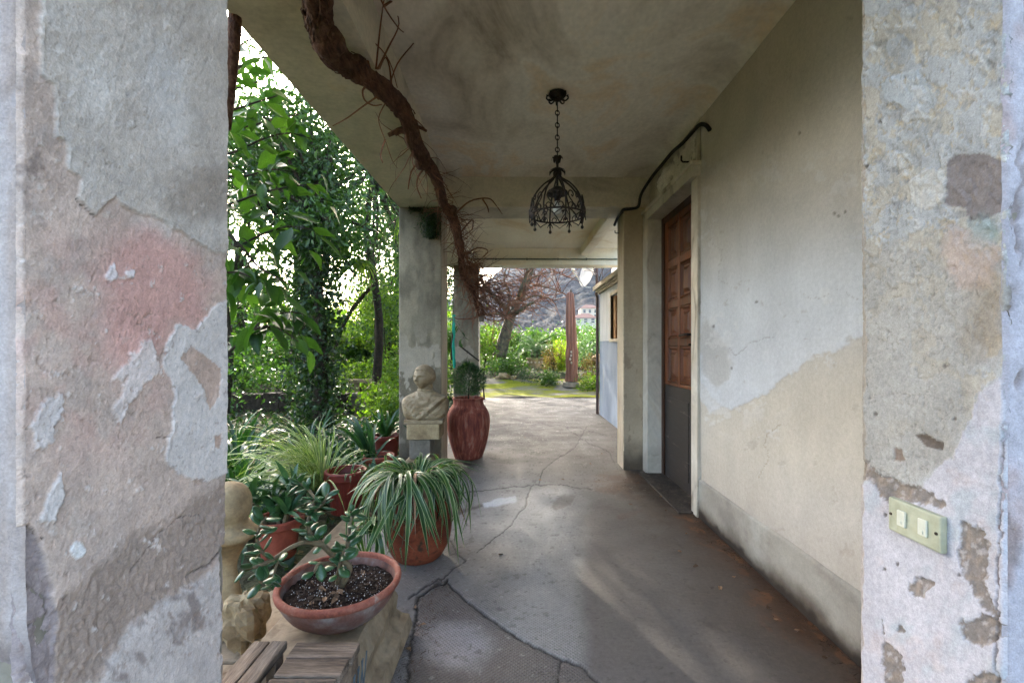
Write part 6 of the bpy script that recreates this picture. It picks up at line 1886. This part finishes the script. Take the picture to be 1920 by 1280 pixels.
for i, (px_, py_, Y_, w_, h_, mt, lab) in enumerate([
    (915, 655, 14.2, .55, .75, 'lf_bright', 'yellow-green shrub below the leaning bare tree'), (945, 672, 13.4, .5, .45, 'lf_hedge', 'mid-green shrub at the foot of the bare tree'),
    (925, 692, 12.6, .4, .3, 'lf_needle', 'grey-green lavender-like mound at the garden edge'), (960, 690, 12.4, .45, .28, 'lf_hedge', 'low green mound left of the cycad planter'),
    (1008, 704, 12.0, .55, .16, 'lf_needle', 'grassy blue-green mound in front of the planter'), (1040, 672, 13.0, .4, .4, 'lf_brown', 'dry brown shrub between planter and parasol'),
    (1095, 655, 13.2, .5, .55, 'lf_cycad', 'pale green shrub behind the closed parasol'), (1112, 690, 12.2, .4, .4, 'lf_brown', 'straggly dry shrub right of the parasol'),
    (1112, 720, 11.2, .35, .16, 'lf_bright', 'bright low plant at the corner by the outbuilding'), (1028, 712, 11.6, .22, .1, 'lf_hedge', 'small green tuft growing in the moss'), (1085, 640, 14.8, .7, .6, 'lf_hedge', 'dark glossy bush behind the parasol')]):
    c_ = at(px_, py_, Y_)
    cloud_thing('shrub', lab, 'shrub', (c_.x, Y_, .3), [(c_.x, Y_, c_.z, w_, w_ * .7, h_)], int(2600 * w_), .07, .4 if mt != 'lf_needle' else .16, mt, 50, .1, 420 + i, droop=-.2, zmin=.1)
# small lemon sapling by the far column
c_ = at(908, 655, 9.7)
tree('lemon_sapling', 'small yellow-leaved lemon sapling beside the far column', (c_.x, 9.7, 0), [(c_.x, 9.7, 0), (c_.x - .02, 9.7, .4), (c_.x + .02, 9.7, .8)], .018, [(c_.x, 9.7, 1.05, .2, .22, .4)], 420, .07, .45, 'lf_bright', 16, .09, 440, nl=6)
# cycad in a planter
cy = at(1003, 672, 12.5)
pt = empty('planter', (cy.x, 12.5, cy.z - .28), 'pale decorated clay planter holding the cycad', 'planter')
MB().lathe([(.16, -.28), (.17, -.26), (.20, -.1), (.215, -.02), (.24, -.015), (.24, .02), (.21, .02), (.2, -.02), (0, -.02)], (cy.x, 12.5, cy.z), 24).build('body', M['stone'], pt)
for k in range(12):
    a_ = k * math.pi / 6
    MB().blob((cy.x + .205 * math.cos(a_), 12.5 + .205 * math.sin(a_), cy.z - .1), (.03, .03, .03), 8, .1, k).build('relief', M['trim'], pt)
cyc = empty('cycad', (cy.x, 12.5, cy.z), 'arching grey-green cycad in the pale planter', 'cycad')
MB().blob((cy.x, 12.5, cy.z + .1), (.11, .11, .16), 14, .2, 3).build('trunk', M['dark_bark'], cyc)
fr_me = []
for q in range(3):
    P, D, v_ = [], [], []
    x = z_ = 0; ang = 1.15 - .25 * q
    for i in range(46):
        x += math.cos(ang) * .015; z_ += math.sin(ang) * .015; ang -= .035 + .01 * q
        for s_ in (-1, 1):
            P.append((x, 0, z_)); D.append((.5, s_, .25))
    D = np.array(D, float); P = np.array(P)
    ln_ = .13 * np.sin(np.linspace(.35, 3.0, len(P)))
    tmp = leaf_cloud('frond', M['lf_cycad'], P, np.maximum(ln_, .02), .12, None, 0, 1.0, seed=450 + q, dirs=D * 2, kind=None)
    fr_me.append(tmp.data)
    bpy.data.objects.remove(tmp)
for k in range(26):
    a_ = k * 2.399
    mtx = Matrix.Translation((.02 * math.cos(a_), .02 * math.sin(a_), .2)) @ Matrix.Rotation(a_, 4, 'Z') @ Matrix.Rotation(random.uniform(-.5, .35), 4, 'Y')
    link('frond', random.choice(fr_me), cyc, mtx)
# yellow-green frond plant
yf = at(1050, 668, 12.8)
yfe = empty('fern', (yf.x, 12.8, .4), 'upright yellow-green fern left of the closed parasol', 'fern')
for q in range(1):
    tmp = leaf_cloud('frond', M['lf_yfern'], np.array([(0.004 * i, 0, .02 * i) for i in range(45) for s_ in (0, 1)]), .10, .16, None, 0, 1, seed=470, dirs=np.array([(.3, s_, 1.2) for i in range(45) for s_ in (-1, 1)], float) * 2, kind=None)
    yme = tmp.data; bpy.data.objects.remove(tmp)
for k in range(16):
    link('frond', yme, yfe, Matrix.Translation((random.gauss(0, .08), random.gauss(0, .08), .0)) @ Matrix.Rotation(random.uniform(0, 6.28), 4, 'Z') @ Matrix.Rotation(random.uniform(.0, .45), 4, 'Y'))
# stones at the moss edge
for i, (px_, py_, s_) in enumerate(((945, 704, .16), (962, 708, .12), (935, 708, .1), (1122, 672, .2))):
    p = at(px_, py_, 12.2)
    tag(MB().blob((p.x, 12.2, p.z), (s_, s_ * .8, s_ * .55), 14, .25, i + 3, 2, True).build('garden_stone', M['stone'], None), ['largest pale stone on the moss edge', 'flat pale stone right of the largest one', 'small stone left of the largest one', 'pale stone by the outbuilding corner'][i], 'stone')

# leaning bare tree
bt = empty('bare_tree', (-.4, 13.0, .3), 'leafless pruned tree leaning over the hedge', 'tree')
TY = 13.0
def tpath(L): return smooth_path([at(x, y, TY + dz) for (x, y, dz) in L], 4)
main = [
    ([(936, 668, 0), (944, 640, 0), (951, 615, 0), (958, 592, 0)], .20, .14),
    ([(958, 592, 0), (968, 570, .1), (980, 548, .2), (990, 525, .3), (998, 500, .3), (1003, 470, .3)], .12, .06),
    ([(972, 562, .1), (976, 545, -.2), (984, 525, -.3), (988, 510, -.3), (990, 480, -.4)], .07, .04),
    ([(958, 592, 0), (945, 575, .1), (925, 555, .3), (905, 530, .4), (895, 505, .5)], .09, .03),
    ([(955, 600, 0), (945, 592, -.1), (930, 588, -.2), (912, 589, -.3), (896, 592, -.3)], .06, .025),
    ([(962, 590, 0), (975, 582, -.2), (988, 573, -.3), (1002, 566, -.4)], .07, .035),
    ([(980, 548, .2), (1005, 535, .3), (1030, 540, .4), (1055, 548, .5)], .04, .01),
    ([(968, 570, .1), (1000, 555, 0), (1020, 556, 0), (1040, 563, 0)], .035, .01),
    ([(950, 580, 0), (955, 550, .2), (945, 525, .3), (950, 500, .4)], .05, .015),
    ([(990, 525, .3), (1015, 515, .4), (1040, 510, .5), (1065, 520, .5)], .03, .008),
    ([(936, 668, 0), (926, 650, -.1), (918, 648, -.2)], .08, .05)]
tips = []
for i, (L, r0, r1) in enumerate(main):
    pts = tpath(L)
    MB().tube(pts, [r0 + (r1 - r0) * k / (len(pts) - 1) for k in range(len(pts))], 9 if i == 0 else 6).build('trunk' if i == 0 else 'limb', M['tree_bark'], bt, True)
    if i: tips += pts[2:]
tw = MB()
for i in range(420):
    p = random.choice(tips)
    d = Vector((random.gauss(0, .8), random.gauss(0, .6), random.gauss(.25, .6)))
    pts, rad = wander(p, d, random.uniform(.3, 1.2), 7, random.uniform(.009, .017), .3, .1)
    tw.tube(pts, rad, 3, False)
tag(tw.build('twigs', M['twig'], bt), None, None, None, 'stuff')

# closed parasol
PX_, PY_ = 1.42, 11.5
par = empty('parasol', (PX_, PY_, .2), 'closed brown canvas parasol standing in the garden', 'parasol')
MB().tube([(PX_, PY_, .15), (PX_, PY_, 2.5)], .022, 8).build('pole', M['old_wood'], par)
vs, fs = [], []
prof = [(2.50, .03), (2.46, .07), (2.3, .085), (1.9, .105), (1.5, .118), (1.15, .11), (1.0, .135), (.8, .13), (.5, .12), (.25, .14)]
np_ = 64
for (z_, r_) in prof:
    for i in range(np_):
        a_ = 2 * math.pi * i / np_
        q = r_ * (1 + .24 * math.sin(a_ * 8 + math.sin(z_ * 2)) + .08 * math.sin(a_ * 3 + z_))
        vs.append((PX_ + q * math.cos(a_) + .02 * math.sin(z_ * 2), PY_ + q * math.sin(a_), z_))
for j in range(len(prof) - 1):
    for i in range(np_):
        fs.append((j * np_ + i, (j + 1) * np_ + i, (j + 1) * np_ + (i + 1) % np_, j * np_ + (i + 1) % np_))
MB().add(vs, fs).build('canopy', M['canvas'], par, True)
MB().ring((PX_, PY_, 1.13), .122, .010, 20, 6).build('tie', M['canvas'], par)
MB().lathe([(.0, 2.58), (.02, 2.56), (.03, 2.52), (.02, 2.49), (0, 2.49)], (PX_, PY_, 0), 10).build('finial', M['old_wood'], par)
for i in range(4):
    MB().blob((PX_ - .02 + random.uniform(-.03, .03), PY_ - .135, .72 + i * .09), (.03, .025, .035), 8, .2, i).build('tassel', M['trim'], par)
MB().lathe([(.2, .1), (.22, .12), (.2, .22), (.05, .25), (0, .25)], (PX_, PY_, 0), 20).build('base', M['curb'], par)

# ------------------------------------------------------------------ outbuilding at the right, dish, villa, hill
ob = empty('outbuilding', (1.9, 6.2, 0), 'low blue and white limewashed outbuilding beyond the pilaster', 'building')
OX, OY = 1.41, 7.55
WY0, WY1, WZ0, WZ1 = 6.22, 6.66, 1.24, 1.86
for (y0, y1, z0, z1, mt) in ((4.42, OY, 0, WZ0 - .03, 'house_blue'), (4.42, WY0, WZ0 - .03, 2.0, 'house_white'), (WY1, OY, WZ0 - .03, 2.0, 'house_white'), (WY0, WY1, WZ1, 2.0, 'house_white')):
    MB().box((OX, y0, z0), (1.7, y1, z1)).build('wall', M[mt], ob)
MB().box((1.71, 4.42, 0), (4.5, OY - .01, 2.0)).build('wall', M['house_white'], ob)
w_ = MB().box((OX - .015, WY0 - .06, WZ0 - .05), (OX + .02, WY1 + .06, WZ0 - .005)); w_.build('window_sill', M['trim'], ob)
wf = MB()
wf.box((OX - .008, WY0 - .05, WZ0), (OX + .05, WY0, WZ1)).box((OX - .008, WY1, WZ0), (OX + .05, WY1 + .05, WZ1)).box((OX - .0075, WY0 - .05, WZ1 + .0005), (OX + .05, WY1 + .05, WZ1 + .05))
win = wf.build('window', M['trim'], ob)
MB().box((OX + .10, WY0, WZ0), (OX + .12, WY1, WZ1)).build('pane', M['glass'], win)
MB().box((OX + .03, WY1 - .16, WZ0 + .005), (OX + .055, WY1 - .004, WZ1 - .005)).build('shutter', M['shutter'], win)
MB().box((OX + .06, WY0 + .2, WZ0 + .005), (OX + .09, WY1 - .165, WZ1 - .005)).build('shutter', M['shutter'], win)
cn = MB()
for (x0, z0, z1) in ((OX - .03, 1.995, 2.03), (OX - .06, 2.0305, 2.055), (OX - .10, 2.0555, 2.12)):
    cn.box((x0, 4.42, z0), (1.9, OY + (OX - x0), z1))
cn.build('cornice', M['trim'], ob)
MB().box((2.45, 7.7, 2.0), (4.2, 11.5, 4.2)).build('upper_storey', M['house_white'], ob)
MB().box((2.45, 7.69, -.05), (4.2, 11.5, 1.999)).build('rear_wall', M['house_white'], ob)
pp = MB().tube([(OX - .03, OY + .04, 0), (OX - .03, OY + .04, 1.95), (OX - .05, OY + .06, 2.02)], .025, 8); pp.build('downpipe', M['pipe'], ob)
cbl = MB()
for k in range(7):
    pts, rad = wander((OX - .02 + random.uniform(-.02, .06), OY - .05, 2.12), (random.uniform(-.4, .3), random.uniform(-.4, .3), 1), .45, 8, .006, .4, .0)
    cbl.tube(pts, [.005] * len(pts), 4)
cbl.build('cables', M['pipe'], ob)

ds = empty('satellite_dish', (1.38, 7.75, 2.1), 'white satellite dish on the corner of the outbuilding', 'satellite dish')
MB().tube([(1.40, 7.75, 2.0), (1.40, 7.75, 2.75)], .022, 8).build('mast', M['pipe'], ds)
ax = Vector((-.93, -.30, .22)).normalized()
q = ax.to_track_quat('Z', 'Y')
dm = MB().lathe([(0, 0), (.08, .006), (.16, .024), (.22, .046), (.245, .058), (.248, .052), (.22, .036), (.14, .008), (0, -.012)], (0, 0, 0), 32)
c0 = Vector((1.27, 7.72, 2.36))
dm.v = [tuple(c0 + q @ Vector(p)) for p in dm.v]
dm.build('reflector', M['dish'], ds, True)
arm_end = c0 + ax * .34 + Vector((0, 0, -.02))
MB().tube([c0 + q @ Vector((0, -.24, .05)) * 1 if False else c0 + Vector((0.02, 0, -.24)), c0 + Vector((-.1, -.03, -.22)), arm_end], .010, 6).build('feed_arm', M['dish'], ds)
MB().tube([arm_end, arm_end + Vector((.045, .012, -.01))], .022, 10).build('feed_horn', M['dish'], ds)
MB().tube([c0 - ax * .01, (1.40, 7.75, 2.36)], .02, 6).build('bracket', M['metal'], ds)

# green netting and hanging feeder by the far column
gn = MB()
pts = [at(851 + random.uniform(-1, 1), y, 6.6) for y in range(590, 700, 10)]
gn.tube(pts, [.022 * random.uniform(.7, 1.2) for _ in pts], 7)
tag(gn.build('netting', M['green_net'], None), 'rolled green netting hanging behind the grey column', 'netting')
p = at(903, 595, 5.3)
fd = empty('hanging_box', p, 'small dark box hanging from the vine', 'box')
MB().cbox((p.x - .03, p.y - .03, p.z - .05), (p.x + .03, p.y + .03, p.z + .03), .004).build('box', M['curb'], fd)
MB().add([(p.x - .045, p.y - .045, p.z + .031), (p.x + .045, p.y - .045, p.z + .031), (p.x + .045, p.y + .045, p.z + .031), (p.x - .045, p.y + .045, p.z + .031), (p.x, p.y, p.z + .06)], [(3, 2, 1, 0), (0, 1, 4), (1, 2, 4), (2, 3, 4), (3, 0, 4)]).build('roof', M['dark_bark'], fd)
MB().tube([(p.x, p.y, p.z + .05), (p.x + .01, p.y - .05, p.z + .12)], .003, 4).build('wire', M['black'], fd)
tc = empty('tendril', at(865, 660, 5.2), 'thin leafy tendril trailing between the two columns', 'plant')
tpts = smooth_path([at(x, y, 5.2) for x, y in ((850, 598), (860, 615), (870, 630), (862, 642), (868, 655))], 4)
MB().tube(tpts, .003, 5).build('stem', M['jade_stem'], tc)
tl = leaf_mesh('leaf', M['lf_big'], 1, .4, 6, .1, .2)
for i in range(14):
    pp_ = tpts[int(i / 14 * (len(tpts) - 1))]
    d = Vector((random.gauss(0, .6), random.gauss(0, .4), random.uniform(-1, .1))).normalized()
    link('leaf', tl, tc, Matrix.Translation(pp_ - par_origin(tc)) @ d.to_track_quat('Y', 'Z').to_matrix().to_4x4() @ Matrix.Diagonal((.07, .07, .07, 1)))
for i, (a_, b_) in enumerate((((862, 648, 6.9), (898, 676, 6.7)),)):
    tag(MB().tube([at(*a_), at(*b_)], .012, 6).build('stick', M['dark_bark'], None), 'thin stick leaning against the far column', 'stick')

def hill_z(X, Y):
    A = np.interp(X, [-1500, -500, -150, -53, 0, 62, 126, 250, 600, 1500], [60, 30, 34, 78, 130, 205, 260, 300, 320, 240])
    rise = sstep(110, 760, Y)
    h_ = -6 + A * rise * 1.1 + 14 * fbm(X * .008, Y * .008, 500, 4) * sstep(150, 400, Y)
    return h_
hx, hy = np.concatenate([np.linspace(-1500, -150, 50), np.linspace(-145, 260, 230), np.linspace(270, 1500, 50)]), np.concatenate([np.linspace(70, 900, 330), np.linspace(910, 1800, 20)])
HX, HY = np.meshgrid(hx, hy)
hz = hill_z(HX.ravel(), HY.ravel())
trees_ = np.abs(fbm(HX.ravel() * .09, HY.ravel() * .09, 510, 4)) 
hz2 = hz + (4.5 * vnoise(HX.ravel() * .22, HY.ravel() * .22, 511) + 3 * vnoise(HX.ravel() * .5, HY.ravel() * .5, 512)) * sstep(160, 260, HY.ravel())
t = NT('winter_woodland')
pos = t.wpos()
n1 = t.noise(pos, .05, 7, .7, .5); n2 = t.noise(pos, .45, 6, .75)
c = t.ramp(n1, [(.3, (.010, .014, .010)), (.45, (.018, .018, .016)), (.58, (.028, .022, .02)), (.68, (.014, .02, .012)), (.8, (.036, .027, .022))])
c = t.mix(1.0, c, t.ramp(n2, [(.3, (.5,) * 3), (.7, (1.4,) * 3)]), 'MULTIPLY')
t.principled(c, .95, t.bump(n2, .8, 3.0), 0, .05)
M['hill'] = t.m
me = np_mesh('hill', np.stack([HX.ravel(), HY.ravel(), hz2], 1), grid_faces(len(hx), len(hy)), M['hill'], True)
tag(link('hill', me), 'wooded winter hillside across the valley', None, None, 'structure')

def villa(px_, py_, Y_, w_, h_, label, mt='trim'):
    c_ = at(px_, py_, Y_)
    x, z0 = c_.x, c_.z
    v = empty('villa', (x, Y_, z0), label, 'house')
    d_ = w_ * .8
    MB().box((x - w_ / 2, Y_, z0 - 8), (x + w_ / 2, Y_ + d_, z0 + h_)).build('wall', M[mt], v)
    e = .5
    r_ = MB().add([(x - w_ / 2 - e, Y_ - e, z0 + h_ + .01), (x + w_ / 2 + e, Y_ - e, z0 + h_ + .01), (x + w_ / 2 + e, Y_ + d_ + e, z0 + h_ + .01), (x - w_ / 2 - e, Y_ + d_ + e, z0 + h_ + .01), (x - w_ * .2, Y_ + d_ / 2, z0 + h_ + w_ * .22), (x + w_ * .2, Y_ + d_ / 2, z0 + h_ + w_ * .22)], [(0, 1, 5, 4), (1, 2, 5), (2, 3, 4, 5), (3, 0, 4), (3, 2, 1, 0)])
    r_.build('roof', M['roof'], v)
    for fl_ in range(2):
        for k in range(3):
            xx = x - w_ * .36 + k * w_ * .3
            zz_ = z0 + h_ * (.12 + .45 * fl_)
            o = MB().box((xx, Y_ - .08, zz_), (xx + w_ * .13, Y_ - .01, zz_ + h_ * .3)).build('window', M['glass'], v)
            MB().box((xx - .1, Y_ - .14, zz_ - .14), (xx + w_ * .13 + .1, Y_ - .085, zz_ - .02)).build('sill', M['trim'], o)
    return v
villa(1106, 598, 210, 8.5, 5.0, 'cream two-storey villa with red roof on the hillside')
villa(1098, 606, 190, 10, 2.2, 'lower terrace house just below the cream villa')

# ------------------------------------------------------------------ valley air
hz_ = bpy.data.materials.new('valley_air')
hz_.use_nodes = True
hn = hz_.node_tree.nodes
hn.clear()
ho = hn.new('ShaderNodeOutputMaterial')
pv = hn.new('ShaderNodeVolumePrincipled')
pv.inputs['Color'].default_value = (.6, .75, 1.0, 1)
pv.inputs['Density'].default_value = .00016
hz_.node_tree.links.new(pv.outputs[0], ho.inputs['Volume'])
hb = MB().box((-1600, -700, -40), (1600, 2700, 420))
tag(hb.build('haze', hz_, None), 'thin bluish haze over the valley', 'haze', None, 'stuff')
